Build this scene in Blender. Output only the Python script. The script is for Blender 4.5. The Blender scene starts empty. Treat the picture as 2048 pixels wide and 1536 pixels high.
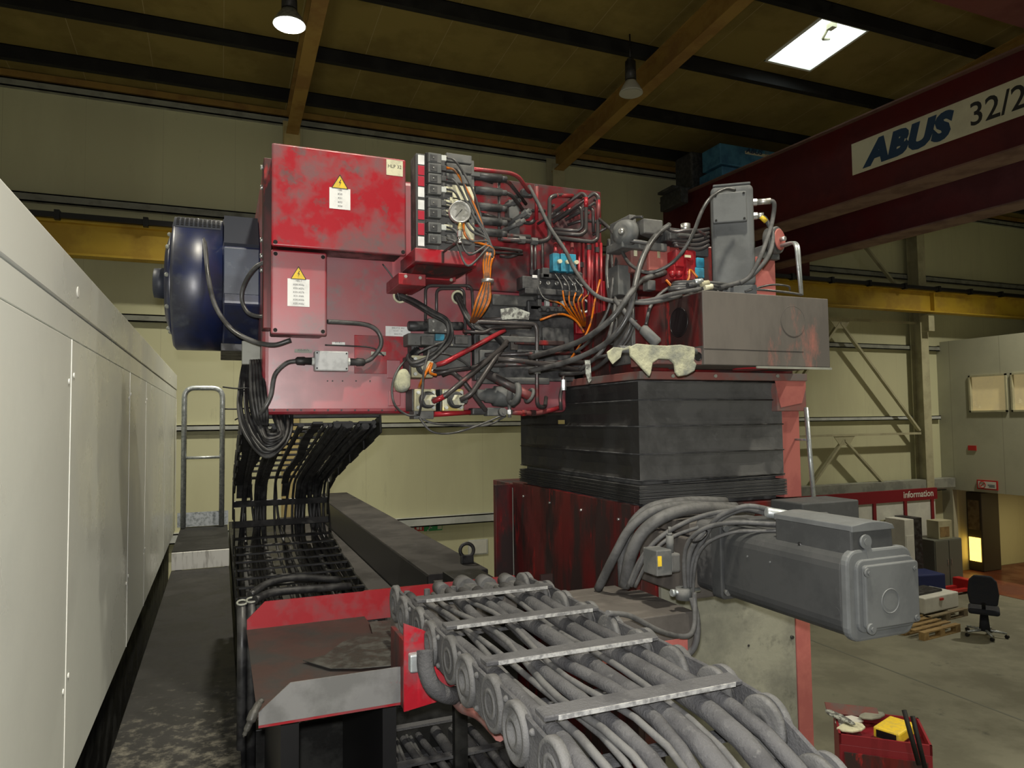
import bpy, math, random
from mathutils import Vector, Matrix
random.seed(7)
S = bpy.context.scene
COL = S.collection
R = math.radians
# ---------------- camera, world, exposure ----------------
CAM = Vector((0, 0, 4.0)); F = 1420.0
YAW, PITCH, ROLL = R(22.36), R(2.9), R(0.7)
fw = Vector((math.sin(YAW)*math.cos(PITCH), math.cos(YAW)*math.cos(PITCH), math.sin(PITCH)))
r0 = Vector((math.cos(YAW), -math.sin(YAW), 0)); u0 = r0.cross(fw)
cr = r0*math.cos(ROLL) - u0*math.sin(ROLL); cu = r0*math.sin(ROLL) + u0*math.cos(ROLL)
cd = bpy.data.cameras.new('camera'); cam = bpy.data.objects.new('camera', cd); COL.objects.link(cam)
cd.sensor_width = 36; cd.lens = F/2048*36; cd.clip_start = .05; cd.clip_end = 200
cam.matrix_world = Matrix(((cr.x, cu.x, -fw.x, CAM.x), (cr.y, cu.y, -fw.y, CAM.y), (cr.z, cu.z, -fw.z, CAM.z), (0, 0, 0, 1)))
S.camera = cam
S.view_settings.view_transform = 'Standard'; S.view_settings.look = 'None'
S.view_settings.gamma = 1; S.view_settings.use_curve_mapping = False
S.view_settings.exposure = 0.0
w = bpy.data.worlds.new('world'); S.world = w; w.use_nodes = True
w.node_tree.nodes['Background'].inputs[0].default_value = (.92, .97, 1, 1)
w.node_tree.nodes['Background'].inputs[1].default_value = 6.0

def light(name, kind, loc, energy, color=(1, 1, 1), **k):
    d = bpy.data.lights.new(name, kind); d.energy = energy; d.color = color
    for a, b in k.items():
        if a != 'rot': setattr(d, a, b)
    o = bpy.data.objects.new(name, d); COL.objects.link(o); o.location = loc
    if 'rot' in k: o.rotation_euler = k['rot']
    return o
# the photographer's flash, just above the lens
light('camera_flash', 'SPOT', (-.02, -.02, 4.09), 300, (1, .98, .95), shadow_soft_size=.025, spot_size=R(125), spot_blend=.7,
      rot=(R(92), 0, -YAW))
# high bay lamps of the hall (in view: the lit one; the others, out of view, are added as fill light)
LAMPS_LIT = [(.76, 9.0, 8.95), (6.1, 1.0, 9.3), (1.1, 1.0, 9.3), (-4.0, 5.5, 9.1), (11.1, 3.0, 9.2), (16.0, 8.5, 9.0), (6.1, -3.5, 9.3)]
for lp in LAMPS_LIT:
    light('high_bay_light', 'AREA', (lp[0], lp[1], lp[2]-.03), 210, (1, .93, .76), shape='DISK', size=.34, spread=R(125))

def px(u, v):
    return fw + cr*((u-1024)/F) + cu*((768-v)/F)
def A(u, v, y):            # the point seen at (u, v) on the plane Y = y
    d = px(u, v); return CAM + d*(y/d.y)
def AX(u, v, x):
    d = px(u, v); return CAM + d*(x/d.x)
def AZ(u, v, z):
    d = px(u, v); return CAM + d*((z-CAM.z)/d.z)
def V(*a): return Vector(a)

# ---------------- materials ----------------
MATS = {}
def mat(name, c, c2=None, c3=None, scale=4., lo=.45, hi=.6, rough=.5, metal=0., bump=.0, bscale=None, spec=.5, stretch=None,
        lo3=.6, hi3=.7, scale3=None, emit=None, es=0, coat=0, crough=.35, cior=1.5, lines=None, wear=None):
    m = bpy.data.materials.new(name); m.use_nodes = True; MATS[name] = m
    nt = m.node_tree; N = nt.nodes; L = nt.links; b = N['Principled BSDF']
    b.inputs['Roughness'].default_value = rough; b.inputs['Metallic'].default_value = metal
    b.inputs['Specular IOR Level'].default_value = spec
    b.inputs['Coat Weight'].default_value = coat; b.inputs['Coat Roughness'].default_value = crough; b.inputs['Coat IOR'].default_value = cior
    b.inputs['Base Color'].default_value = (*c, 1)
    if emit: b.inputs['Emission Color'].default_value = (*emit, 1); b.inputs['Emission Strength'].default_value = es
    tc = N.new('ShaderNodeTexCoord'); src = tc.outputs['Object']
    if stretch:
        mp = N.new('ShaderNodeMapping'); mp.inputs['Scale'].default_value = stretch; L.new(src, mp.inputs[0]); src = mp.outputs[0]
    def noise(sc, det=6, ro=.6):
        n = N.new('ShaderNodeTexNoise'); n.inputs['Scale'].default_value = sc; n.inputs['Detail'].default_value = det
        n.inputs['Roughness'].default_value = ro; L.new(src, n.inputs['Vector']); return n.outputs['Fac']
    def ramp(s, a, e):
        r = N.new('ShaderNodeMapRange'); r.inputs[1].default_value = a; r.inputs[2].default_value = e; L.new(s, r.inputs[0]); return r.outputs[0]
    def mix(f, a, bb):
        x = N.new('ShaderNodeMix'); x.data_type = 'RGBA'
        if f is not None: L.new(f, x.inputs[0])
        for s, i in ((a, 6), (bb, 7)):
            if isinstance(s, tuple): x.inputs[i].default_value = (*s, 1)
            else: L.new(s, x.inputs[i])
        return x.outputs[2]
    out = None
    if c2:
        f = ramp(noise(scale), lo, hi); out = mix(f, c, c2)
        rr = N.new('ShaderNodeMapRange'); rr.inputs[3].default_value = rough; rr.inputs[4].default_value = min(1, rough+.25)
        L.new(f, rr.inputs[0]); L.new(rr.outputs[0], b.inputs['Roughness'])
    if c3:
        f3 = noise(scale3 or scale*2.7, 8, .7)
        if wear:                                # the worn end of a walked-on plate: (axis, from, to, amount)
            sx = N.new('ShaderNodeSeparateXYZ'); L.new(tc.outputs['Object'], sx.inputs[0])
            wr = N.new('ShaderNodeMapRange'); wr.inputs[1].default_value = wear[1]; wr.inputs[2].default_value = wear[2]; wr.inputs[3].default_value = wear[3]; wr.inputs[4].default_value = 0
            L.new(sx.outputs[wear[0]], wr.inputs[0]); ad = N.new('ShaderNodeMath'); L.new(f3, ad.inputs[0]); L.new(wr.outputs[0], ad.inputs[1]); f3 = ad.outputs[0]
        f3 = ramp(f3, lo3, hi3); out = mix(f3, out if out else c, c3)
    if lines:                                   # (axis, spacing, width, colour): joints between panels
        for ax, sp, wd, lc in lines:
            sx = N.new('ShaderNodeSeparateXYZ'); L.new(tc.outputs['Object'], sx.inputs[0])
            dv = N.new('ShaderNodeMath'); dv.operation = 'DIVIDE'; dv.inputs[1].default_value = sp; L.new(sx.outputs[ax], dv.inputs[0])
            fr = N.new('ShaderNodeMath'); fr.operation = 'FRACT'; L.new(dv.outputs[0], fr.inputs[0])
            lt = N.new('ShaderNodeMath'); lt.operation = 'LESS_THAN'; lt.inputs[1].default_value = wd/sp; L.new(fr.outputs[0], lt.inputs[0])
            out = mix(lt.outputs[0], out if out else c, lc)
    if out: L.new(out, b.inputs['Base Color'])
    if bump:
        bp = N.new('ShaderNodeBump'); bp.inputs['Strength'].default_value = bump; bp.inputs['Distance'].default_value = .01
        L.new(noise(bscale or scale*6, 6), bp.inputs['Height']); L.new(bp.outputs[0], b.inputs['Normal'])
    return m
mat('wall', (.585, .58, .375), (.52, .51, .33), (.33, .32, .21), scale=.5, rough=.5, stretch=(1, 1, .25), lo3=.62, hi3=.85, scale3=2.5,
    lines=[(0, 1.1, .006, (.45, .43, .28))])
mat('roof_panel', (.22, .165, .042), (.17, .125, .03), None, scale=.8, rough=.7, lines=[(0, 1.0, .010, (.30, .24, .11))])
mat('gallery', (.40, .40, .30), (.35, .35, .26), scale=.6, rough=.6, lines=[(1, 1.25, .015, (.28, .28, .21))])
mat('concrete', (.185, .18, .132), (.14, .135, .098), (.085, .085, .065), scale=.9, rough=.6, lo3=.62, hi3=.72, scale3=3, bump=.1, spec=.3)
mat('red_floor', (.18, .05, .03), (.13, .04, .025), scale=1, rough=.3)
mat('purlin', (.012, .012, .012), (.02, .02, .019), scale=3, rough=.6, spec=.2)
mat('rail_steel', (.27, .28, .24), (.19, .195, .17), scale=3, rough=.5)
mat('light_steel', (.5, .52, .50), (.40, .42, .40), scale=3, rough=.5)
mat('rafter', (.28, .17, .04), (.22, .12, .03), scale=2, rough=.5)
mat('cream_steel', (.42, .40, .26), (.33, .31, .2), scale=2, rough=.55)
mat('yellow_beam', (.50, .33, .03), (.40, .25, .03), scale=2, rough=.5)
mat('black', (.008, .008, .009), rough=.4)
mat('black_rubber', (.015, .015, .016), (.035, .035, .035), scale=12, rough=.42)
mat('black_grime', (.010, .010, .0095), (.024, .024, .022), (.05, .05, .045), scale=5, rough=.45, lo3=.68, hi3=.8, bump=.15, spec=0.3)
mat('deck', (.022, .0215, .0205), (.036, .035, .033), (.15, .14, .112), scale=3, rough=.5, lo3=.66, hi3=.84, scale3=13, bump=.15, wear=(1, -1.0, 1.2, .27), spec=.15)
mat('dark_deck', (.014, .014, .0135), (.028, .028, .026), (.25, .23, .19), scale=3, rough=.6, lo3=.66, hi3=.76, scale3=11, spec=0.15)
mat('beam_dark', (.042, .039, .038), (.028, .026, .025), (.018, .018, .018), scale=2, rough=.65, spec=0.25)
mat('cabinet', (.66, .68, .63), (.60, .62, .57), (.50, .51, .48), scale=.8, rough=.27, lo3=.62, hi3=.9, scale3=2.0, spec=.8)
mat('seam', (.05, .05, .05), rough=.7)
mat('white_edge', (.75, .75, .70), rough=.5)
mat('red', (.33, .006, .016), (.17, .055, .062), (.10, .075, .078), scale=5, lo=.44, hi=.62, rough=.36, lo3=.54, hi3=.68, scale3=8, bump=.05, bscale=60, coat=.2)
mat('red_body', (.29, .010, .024), (.23, .060, .075), (.125, .085, .09), scale=3.2, lo=.42, hi=.62, rough=.45, lo3=.54, hi3=.70, scale3=5.5, bump=.04, bscale=60, coat=1, crough=.42, cior=1.8, spec=.6)
mat('red_clean', (.27, .010, .016), (.20, .03, .035), scale=8, rough=.4)
mat('red_dark', (.12, .008, .009), (.030, .014, .013), (.28, .012, .012), scale=5, lo=.42, hi=.56, rough=.4, stretch=(1, 1, .3), lo3=.58, hi3=.66, scale3=8)
mat('red_post', (.42, .13, .11), (.33, .09, .08), scale=4, rough=.55)
mat('red_dusty', (.20, .075, .065), (.14, .12, .11), scale=5, rough=.7)
mat('crane_red', (.085, .004, .006), (.065, .003, .005), scale=1, rough=.5)
mat('crane_flange', (.17, .09, .07), (.13, .07, .055), scale=2, rough=.6)
mat('dust', (.080, .080, .083), (.055, .055, .058), (.12, .12, .12), scale=7, rough=.85, bump=.6, bscale=120, lo3=.58, hi3=.75, scale3=30, spec=0.15)
mat('dust_light', (.10, .10, .10), (.07, .07, .07), scale=12, rough=.7, bump=.4, bscale=150, spec=0.3)
mat('dust_edge', (.34, .34, .33), (.15, .15, .15), scale=60, lo=.4, hi=.6, rough=.5)
mat('motor_grey', (.048, .05, .051), (.034, .036, .037), (.075, .077, .077), scale=5, rough=.5, lo3=.6, hi3=.75, spec=.4)
mat('servo_grey', (.115, .122, .124), (.085, .09, .092), scale=4, rough=.5, spec=0.35)
mat('dusty_steel', (.095, .086, .078), (.07, .063, .057), (.30, .06, .05), scale=5, rough=.6, lo3=.68, hi3=.74, scale3=5, spec=0.3)
mat('dusty_plate', (.24, .24, .19), (.18, .18, .145), (.13, .13, .105), scale=5, rough=.75, lo3=.56, hi3=.7, scale3=12, bump=.2)
mat('bellows', (.095, .095, .093), (.07, .07, .068), (.13, .13, .127), scale=5, rough=.75, lo3=.6, hi3=.8, bump=.12, spec=.25)
mat('pipe', (.075, .068, .068), (.05, .045, .045), (.20, .02, .02), scale=9, rough=.3, metal=.3, lo3=.58, hi3=.68, scale3=5)
mat('pipe_red', (.36, .02, .03), (.18, .05, .05), scale=6, rough=.33, metal=.2)
mat('hose', (.045, .045, .045), (.085, .085, .085), scale=14, rough=.33)
mat('hose_dusty', (.095, .095, .095), (.065, .065, .065), scale=14, rough=.6, bump=.2, spec=0.3)
mat('orange', (.50, .13, .006), (.12, .05, .02), scale=16, lo=.5, hi=.62, rough=.33)
mat('valve_black', (.03, .031, .033), (.075, .075, .075), scale=14, rough=.5)
mat('valve_grey', (.11, .11, .105), (.07, .07, .068), scale=14, rough=.5)
mat('cast_grey', (.08, .085, .085), (.12, .12, .115), (.05, .05, .05), scale=12, rough=.55)
mat('steel', (.62, .62, .60), (.42, .42, .40), scale=20, rough=.3, metal=.85)
mat('galvanised', (.50, .53, .54), (.32, .35, .36), scale=25, rough=.36, metal=.7)
mat('brass', (.60, .48, .18), (.5, .5, .4), scale=20, rough=.35, metal=.6)
mat('pale_hex', (.62, .60, .42), (.70, .70, .62), scale=20, rough=.4)
mat('white_label', (.72, .73, .72), (.5, .5, .5), scale=14, lo=.5, hi=.75, rough=.5)
mat('cream_label', (.62, .60, .42), (.4, .38, .27), scale=18, lo=.5, hi=.7, rough=.5)
mat('label_red', (.38, .02, .04), rough=.4)
mat('ink', (.02, .02, .02), rough=.5)
mat('yellow', (.75, .52, .03), (.55, .4, .05), scale=18, rough=.45)
mat('gauge_face', (.88, .88, .82), rough=.3)
mat('blue_paint', (.010, .018, .07), (.008, .011, .03), (.06, .07, .09), scale=5, lo=.42, hi=.6, rough=.36, lo3=.55, hi3=.75, scale3=6, coat=.7, crough=.36, cior=1.7)
mat('blue_panel', (.05, .065, .10), (.04, .05, .075), (.12, .14, .17), scale=5, rough=.4, coat=.6, cior=1.7)
mat('blue_grille', (.03, .035, .05), rough=.5)
mat('cyan', (.04, .28, .42), (.03, .14, .2), scale=14, rough=.4)
mat('trolley_blue', (.07, .24, .38), (.045, .15, .26), scale=3, rough=.5)
mat('cloth', (.42, .42, .29), (.17, .18, .16), scale=7, lo=.42, hi=.6, rough=.9, bump=.9, bscale=22)
mat('sheet_plastic', (.42, .44, .40), (.10, .10, .095), scale=28, lo=.45, hi=.55, rough=.3, bump=.6, bscale=40)
mat('film', (.035, .034, .030), (.055, .054, .048), scale=14, rough=.45, bump=.9, bscale=18, spec=.4)
mat('sign_blue', (.015, .045, .10), rough=.5)
mat('red_oily', (.15, .010, .016), (.06, .028, .03), (.24, .012, .02), scale=7, lo=.42, hi=.58, rough=.3, lo3=.6, hi3=.7, scale3=6)
mat('box_grey', (.40, .41, .42), (.33, .34, .35), scale=20, rough=.45)
mat('steel_box', (.115, .103, .092), (.078, .07, .063), (.26, .10, .08), scale=2.6, rough=.6, lo=.4, hi=.65, stretch=(1.6, 1, .6), lo3=.58, hi3=.72, scale3=3.2, spec=.4)
mat('bellows_dark', (.018, .018, .018), (.03, .03, .029), (.045, .045, .044), scale=5, rough=.5, stretch=(1, 1, .4), lo3=.62, hi3=.8)
mat('column_yellow', (.50, .40, .18), (.42, .34, .15), scale=2, rough=.55)
mat('tray_floor', (.05, .032, .028), (.035, .033, .031), (.12, .02, .015), scale=4, rough=.6, lo3=.64, hi3=.74, spec=0.2)
mat('near_flange', (.15, .15, .148), (.11, .11, .108), (.20, .03, .03), scale=6, rough=.7, lo3=.7, hi3=.76, scale3=5, spec=0.3)
mat('sign_cream', (.62, .59, .42), (.54, .51, .36), scale=2, rough=.5)
mat('info_red', (.20, .010, .018), rough=.5)
mat('white', (.62, .62, .56), (.55, .55, .5), scale=3, rough=.55)
mat('off_white_wood', (.75, .75, .72), (.30, .29, .27), scale=6, lo=.52, hi=.72, rough=.7, stretch=(4, 1, .6))
mat('green_sign', (.01, .25, .07), rough=.4)
mat('photo_lum', (.5, .5, .35), rough=.6)
mat('sign_red', (.45, .02, .02), rough=.4)
mat('wood', (.27, .18, .07), (.19, .12, .045), scale=5, rough=.7, stretch=(1, 6, 1))
mat('wood_dark', (.20, .16, .09), (.13, .10, .06), scale=5, rough=.7)
mat('navy', (.012, .02, .09), rough=.6)
mat('chair_fabric', (.010, .011, .018), (.016, .018, .028), scale=20, rough=.8)
mat('cabinet_grey', (.12, .125, .10), rough=.5)
mat('orange_board', (.75, .33, .02), rough=.5)
mat('lamp_glow', (1, 1, .95), emit=(1, .97, .85), es=30)
mat('lamp_off', (.45, .45, .40), rough=.3)
mat('lit_glass', (.5, .42, .22), (.38, .32, .2), (.62, .58, .4), scale=1.2, rough=.4, emit=(.75, .6, .3), es=.25)
mat('vending_glow', (.9, .6, .1), (1, .9, .5), scale=8, emit=(1, .62, .12), es=3.0, rough=.4)
mat('door_dark', (.05, .045, .035), rough=.4)
mat('cream_wall', (.55, .46, .20), (.5, .42, .18), scale=1, rough=.6)
mat('skylight_curb', (.70, .72, .66), rough=.6)
def glass(name, tint, fac):
    m = bpy.data.materials.new(name); m.use_nodes = True; MATS[name] = m; nt = m.node_tree; N = nt.nodes
    t = N.new('ShaderNodeBsdfTransparent'); t.inputs[0].default_value = (*tint, 1)
    g = N.new('ShaderNodeBsdfGlossy'); g.inputs['Roughness'].default_value = .08
    x = N.new('ShaderNodeMixShader'); x.inputs[0].default_value = fac
    nt.links.new(t.outputs[0], x.inputs[1]); nt.links.new(g.outputs[0], x.inputs[2]); nt.links.new(x.outputs[0], N['Material Output'].inputs[0])
glass('pane', (.93, .96, .95), .06)

# ---------------- mesh helpers ----------------
def catmull(P, sub=6, closed=False):
    P = [Vector(p) for p in P]
    if len(P) < 3: return P
    out = []
    for i in range(len(P)-1):
        p0 = P[i-1] if i else P[0]*2-P[1]; p1, p2 = P[i], P[i+1]; p3 = P[i+2] if i+2 < len(P) else P[-1]*2-P[-2]
        for k in range(sub):
            t = k/sub; t2 = t*t; t3 = t2*t
            out.append(.5*((2*p1)+(p2-p0)*t+(2*p0-5*p1+4*p2-p3)*t2+(3*p1-p0-3*p2+p3)*t3))
    out.append(P[-1]); return out
def rounded(P, r=.03, n=4):                      # straight runs joined by bends, for bent pipe
    P = [Vector(p) for p in P]; out = [P[0]]
    for i in range(1, len(P)-1):
        a = (P[i-1]-P[i]); b = (P[i+1]-P[i]); d = min(r, a.length*.45, b.length*.45)
        p, q = P[i]+a.normalized()*d, P[i]+b.normalized()*d
        for k in range(n+1):
            t = k/n; out.append(p*(1-t)**2+P[i]*2*t*(1-t)+q*t*t)
    out.append(P[-1]); return out
class MB:
    def __init__(s): s.v = []; s.f = []; s.sm = []
    def add(s, vs, fs, sm=False):
        n = len(s.v); s.v += [Vector(q) for q in vs]; s.f += [tuple(i+n for i in q) for q in fs]; s.sm += [sm]*len(fs); return s
    def box(s, x0, x1, y0, y1, z0, z1):
        return s.add([(x, y, z) for x in (x0, x1) for y in (y0, y1) for z in (z0, z1)],
                     [(0, 1, 3, 2), (4, 6, 7, 5), (0, 4, 5, 1), (2, 3, 7, 6), (0, 2, 6, 4), (1, 5, 7, 3)])
    def obox(s, c, ax, ay, az, hx, hy, hz):
        c = Vector(c); ax = Vector(ax).normalized()*hx; ay = Vector(ay).normalized()*hy; az = Vector(az).normalized()*hz
        return s.add([c+ax*i+ay*j+az*k for i in (-1, 1) for j in (-1, 1) for k in (-1, 1)],
                     [(0, 1, 3, 2), (4, 6, 7, 5), (0, 4, 5, 1), (2, 3, 7, 6), (0, 2, 6, 4), (1, 5, 7, 3)])
    def bar(s, p, q, wd, ht, up=(0, 0, 1)):
        p, q = Vector(p), Vector(q); d = (q-p).normalized(); sd = d.cross(Vector(up)).normalized(); u = sd.cross(d)
        return s.obox((p+q)/2, d, sd, u, (q-p).length/2, wd/2, ht/2)
    def lathe(s, p, ax, prof, n=20, sm=True):
        p = Vector(p); ax = Vector(ax).normalized(); t = Vector((0, 0, 1)) if abs(ax.z) < .9 else Vector((1, 0, 0))
        a = ax.cross(t).normalized(); b = ax.cross(a); vs = []; fs = []
        for d, r in prof:
            for k in range(n):
                an = 2*math.pi*k/n; vs.append(p+ax*d+(a*math.cos(an)+b*math.sin(an))*max(r, 1e-4))
        for i in range(len(prof)-1):
            for k in range(n): fs.append((i*n+k, i*n+(k+1) % n, (i+1)*n+(k+1) % n, (i+1)*n+k))
        s.add(vs, fs, sm); m = len(prof)
        k0 = len(s.v)-m*n
        for i in (0, m-1):
            q = tuple(k0+i*n+k for k in range(n)); s.f.append(q if i else q[::-1]); s.sm.append(False)
        return s
    def cyl(s, p, q, r, r2=None, n=16, sm=True):
        p, q = Vector(p), Vector(q); L = (q-p).length
        return s.lathe(p, q-p, [(0, r), (L, r if r2 is None else r2)], n, sm)
    def tube(s, P, r, n=8):
        P = [Vector(p) for p in P]; m = len(P)
        if m < 2: return s
        T = [(P[min(i+1, m-1)]-P[max(i-1, 0)]).normalized() for i in range(m)]
        t = Vector((0, 0, 1)) if abs(T[0].z) < .9 else Vector((1, 0, 0)); a = T[0].cross(t).normalized(); vs = []; fs = []
        for i in range(m):
            a = (a-T[i]*a.dot(T[i])); a = a.normalized() if a.length > 1e-6 else T[i].orthogonal().normalized(); b = T[i].cross(a)
            rr = r[i] if isinstance(r, list) else r
            for k in range(n):
                an = 2*math.pi*k/n; vs.append(P[i]+(a*math.cos(an)+b*math.sin(an))*rr)
        for i in range(m-1):
            for k in range(n): fs.append((i*n+k, i*n+(k+1) % n, (i+1)*n+(k+1) % n, (i+1)*n+k))
        fs.append(tuple(range(n))[::-1]); fs.append(tuple((m-1)*n+k for k in range(n)))
        s.add(vs, fs[:-2], True); k0 = len(s.v)-m*n
        for q in fs[-2:]: s.f.append(tuple(k0+i for i in q)); s.sm.append(False)
        return s
    def prism(s, poly, off):
        n = len(poly); P = [Vector(p) for p in poly]; off = Vector(off)
        return s.add(P+[p+off for p in P], [tuple(range(n))[::-1], tuple(range(n, 2*n))]+[(i, (i+1) % n, (i+1) % n+n, i+n) for i in range(n)])
    def ring(s, c, ax, R1, r, n=24, m=8):
        c = Vector(c); ax = Vector(ax).normalized(); t = Vector((0, 0, 1)) if abs(ax.z) < .9 else Vector((1, 0, 0)); a = ax.cross(t).normalized(); b = ax.cross(a)
        vs = []; fs = []
        for i in range(n):
            o = a*math.cos(2*math.pi*i/n)+b*math.sin(2*math.pi*i/n)
            for k in range(m):
                an = 2*math.pi*k/m; vs.append(c+o*(R1+r*math.cos(an))+ax*r*math.sin(an))
        for i in range(n):
            for k in range(m): fs.append((i*m+k, ((i+1) % n)*m+k, ((i+1) % n)*m+(k+1) % m, i*m+(k+1) % m))
        return s.add(vs, fs, True)
    def sphere(s, c, r, n=12):
        return s.lathe(Vector(c)-Vector((0, 0, r)), (0, 0, 1), [(r-r*math.cos(math.pi*i/8), r*math.sin(math.pi*i/8)) for i in range(9)], n)
    def build(s, name, m, parent=None, bevel=0, seg=2):
        me = bpy.data.meshes.new(name)
        if parent is not None: org = WLOC[parent.name]
        else:
            xs = [v.x for v in s.v]; ys = [v.y for v in s.v]; zs = [v.z for v in s.v]
            org = Vector(((min(xs)+max(xs))/2, (min(ys)+max(ys))/2, min(zs)))
        me.from_pydata([v-org for v in s.v], [], s.f); me.materials.append(MATS[m])
        me.polygons.foreach_set('use_smooth', s.sm); me.update()
        import bmesh
        bm = bmesh.new(); bm.from_mesh(me); bmesh.ops.recalc_face_normals(bm, faces=bm.faces); bm.to_mesh(me); bm.free()
        o = bpy.data.objects.new(name, me); COL.objects.link(o)
        if parent is not None: o.parent = parent
        else: o.location = org
        WLOC[o.name] = org
        if bevel:
            b = o.modifiers.new('bevel', 'BEVEL'); b.width = bevel; b.segments = seg; b.limit_method = 'ANGLE'; b.angle_limit = R(40)
            b.harden_normals = False
        return o
WLOC = {}
def tag(o, label, cat, group=None):
    o['label'] = label; o['category'] = cat
    if group: o['group'] = group
    return o
def struct(o): o['kind'] = 'structure'; return o
def thing(name, label, cat, loc, group=None):
    o = bpy.data.objects.new(name, None); COL.objects.link(o); o.location = loc; o.empty_display_size = .1
    WLOC[o.name] = Vector(loc); return tag(o, label, cat, group)
def text(name, s, parent, org, xd, yd, h, m, align='CENTER', shear=0, bold=0, sx=1., ext=.0008, sp=1.):
    c = bpy.data.curves.new(name, 'FONT'); c.body = s; c.size = 1.0; c.align_x = align; c.shear = shear; c.offset = bold; c.extrude = 0; c.space_character = sp; c.resolution_u = 3
    t = bpy.data.objects.new('t', c); COL.objects.link(t); dg = bpy.context.evaluated_depsgraph_get()
    me = bpy.data.meshes.new_from_object(t.evaluated_get(dg)); bpy.data.objects.remove(t)
    xd, yd = Vector(xd).normalized(), Vector(yd).normalized(); nz = xd.cross(yd); base = WLOC[parent.name]; k = h/.70
    for v in me.vertices: v.co = Vector(org)+xd*(v.co.x*k*sx)+yd*(v.co.y*k)+nz*ext-base
    me.materials.clear(); me.materials.append(MATS[m])
    o = bpy.data.objects.new(name, me); COL.objects.link(o); o.parent = parent; WLOC[o.name] = base
    return o
def hose(name, pts, r, m, label=None, cat='hose', group=None, parent=None, sub=6, n=8, wob=0):
    P = catmull(pts, sub)
    b = MB().tube(P, r, n)
    o = b.build(name, m, parent)
    if parent is None: tag(o, label, cat, group)
    return o
EX, EY, EZ = V(1, 0, 0), V(0, 1, 0), V(0, 0, 1)
# ================= THE HALL =================
YW = 12.7; XL, XR, YB = -9.0, 27.0, -7.0
def zr(y): return 9.42+.072*(YW-y)
struct(MB().box(XL, XR, YB, YW+.2, -.2, 0).build('floor', 'concrete'))
struct(MB().box(XL, XR, YW, YW+.2, 0, zr(YW)+.1).build('wall_back', 'wall'))
struct(MB().box(XL-.2, XL, YB, YW, 0, 11).build('wall_left', 'wall'))
struct(MB().box(XR, XR+.2, YB, YW, 0, 11).build('wall_right', 'wall'))
struct(MB().box(XL, XR, YB-.2, YB, 0, 11).build('wall_front', 'wall'))
SX0, SX1, SY0, SY1 = 8.02, 8.98, 7.52, 8.71
b = MB()
def slab(b, x0, x1, y0, y1, dz0=0, dz1=.2):
    b.add([(x, y, zr(y)+dz) for x in (x0, x1) for y in (y0, y1) for dz in (dz0, dz1)],
          [(0, 1, 3, 2), (4, 6, 7, 5), (0, 4, 5, 1), (2, 3, 7, 6), (0, 2, 6, 4), (1, 5, 7, 3)])
for q in ((XL-.2, SX0, YB, YW+.2), (SX1, XR+.2, YB, YW+.2), (SX0, SX1, YB, SY0), (SX0, SX1, SY1, YW+.2)): slab(b, *q)
struct(b.build('ceiling', 'roof_panel'))
# skylight
sk = thing('skylight', 'open bright skylight in the roof between two dark purlins', 'skylight', (SX0, SY0, zr(SY0)))
b = MB()
for q in ((SX0, SX0+.04, SY0, SY1), (SX1-.04, SX1, SY0, SY1), (SX0, SX1, SY0, SY0+.04), (SX0, SX1, SY1-.04, SY1)): slab(b, *q, -.02, .21)
b.build('curb', 'skylight_curb', sk)
b = MB(); slab(b, SX0, SX1, SY0, SY1, .21, .22); b.build('pane', 'pane', sk)
b = MB(); b.tube(rounded([(8.55, 7.85, zr(7.85)+.2), (8.52, 8.0, zr(8.0)+.03), (8.72, 8.05, zr(8)+.10)], .03), .022); b.box(8.50, 8.60, 7.78, 7.9, zr(8)+.12, zr(8)+.2)
b.build('opener', 'cream_steel', sk)
# purlins, rafters
for i, y in enumerate((11.95, 10.6, 9.0, 7.28, 5.7, 4.1)):
    b = MB(); z = zr(y); b.box(XL, XR, y-.05, y+.05, z-.2, z-.19); b.box(XL, XR, y-.05, y-.035, z-.19, z); b.box(XL, XR, y-.05, y+.05, z-.012, z-.001)
    struct(b.build('trim_%d' % (i+1), 'purlin'))
for i, x in enumerate((-3.9, 1.09, 6.1, 11.1, 16.1, 21.1)):
    b = MB()
    def sl(x0, x1, d0, d1):
        b.add([(xx, y, zr(y)+d) for xx in (x0, x1) for y in (YB, YW-.3) for d in (d0, d1)],
              [(0, 1, 3, 2), (4, 6, 7, 5), (0, 4, 5, 1), (2, 3, 7, 6), (0, 2, 6, 4), (1, 5, 7, 3)])
    sl(x-.1, x+.1, -.225, -.205); sl(x-.006, x+.006, -.56, -.225); sl(x-.1, x+.1, -.58, -.56)
    struct(b.build('trim_%d' % (i+11), 'rafter'))
    b = MB(); b.box(x-.13, x+.13, YW-.42, YW-.40, 0, 9.0); b.box(x-.13, x+.13, YW-.14, YW-.12, 0, 9.2); b.box(x-.008, x+.008, YW-.40, YW-.14, 0, 9.0)
    b.box(x-.10, x+.10, YW-.62, YW-.42, 6.05, 6.45)     # crane bracket
    struct(b.build('trim_%d' % (i+21), 'cream_steel' if i != 1 else 'column_yellow'))
for i, (z, h, d, m) in enumerate(((9.22, .13, .10, 'rail_steel'), (7.48, .14, .10, 'rail_steel'), (5.69, .12, .10, 'rail_steel'), (3.93, .10, .09, 'light_steel'),
                                  (2.18, .16, .16, 'light_steel'))):
    b = MB(); b.box(XL, XR if i < 3 else 17.0, YW-d, YW, z-h/2, z-h/2+.02); b.box(XL, XR if i < 3 else 17.0, YW-d, YW-d+.015, z-h/2, z+h/2)
    b.box(XL, XR if i < 3 else 17.0, YW-d, YW, z+h/2-.02, z+h/2)
    struct(b.build('trim_%d' % (i+31), m))
struct(MB().box(XL, XR, YW-.10, YW, 9.31, 9.41).build('trim_37', 'rafter'))
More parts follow.
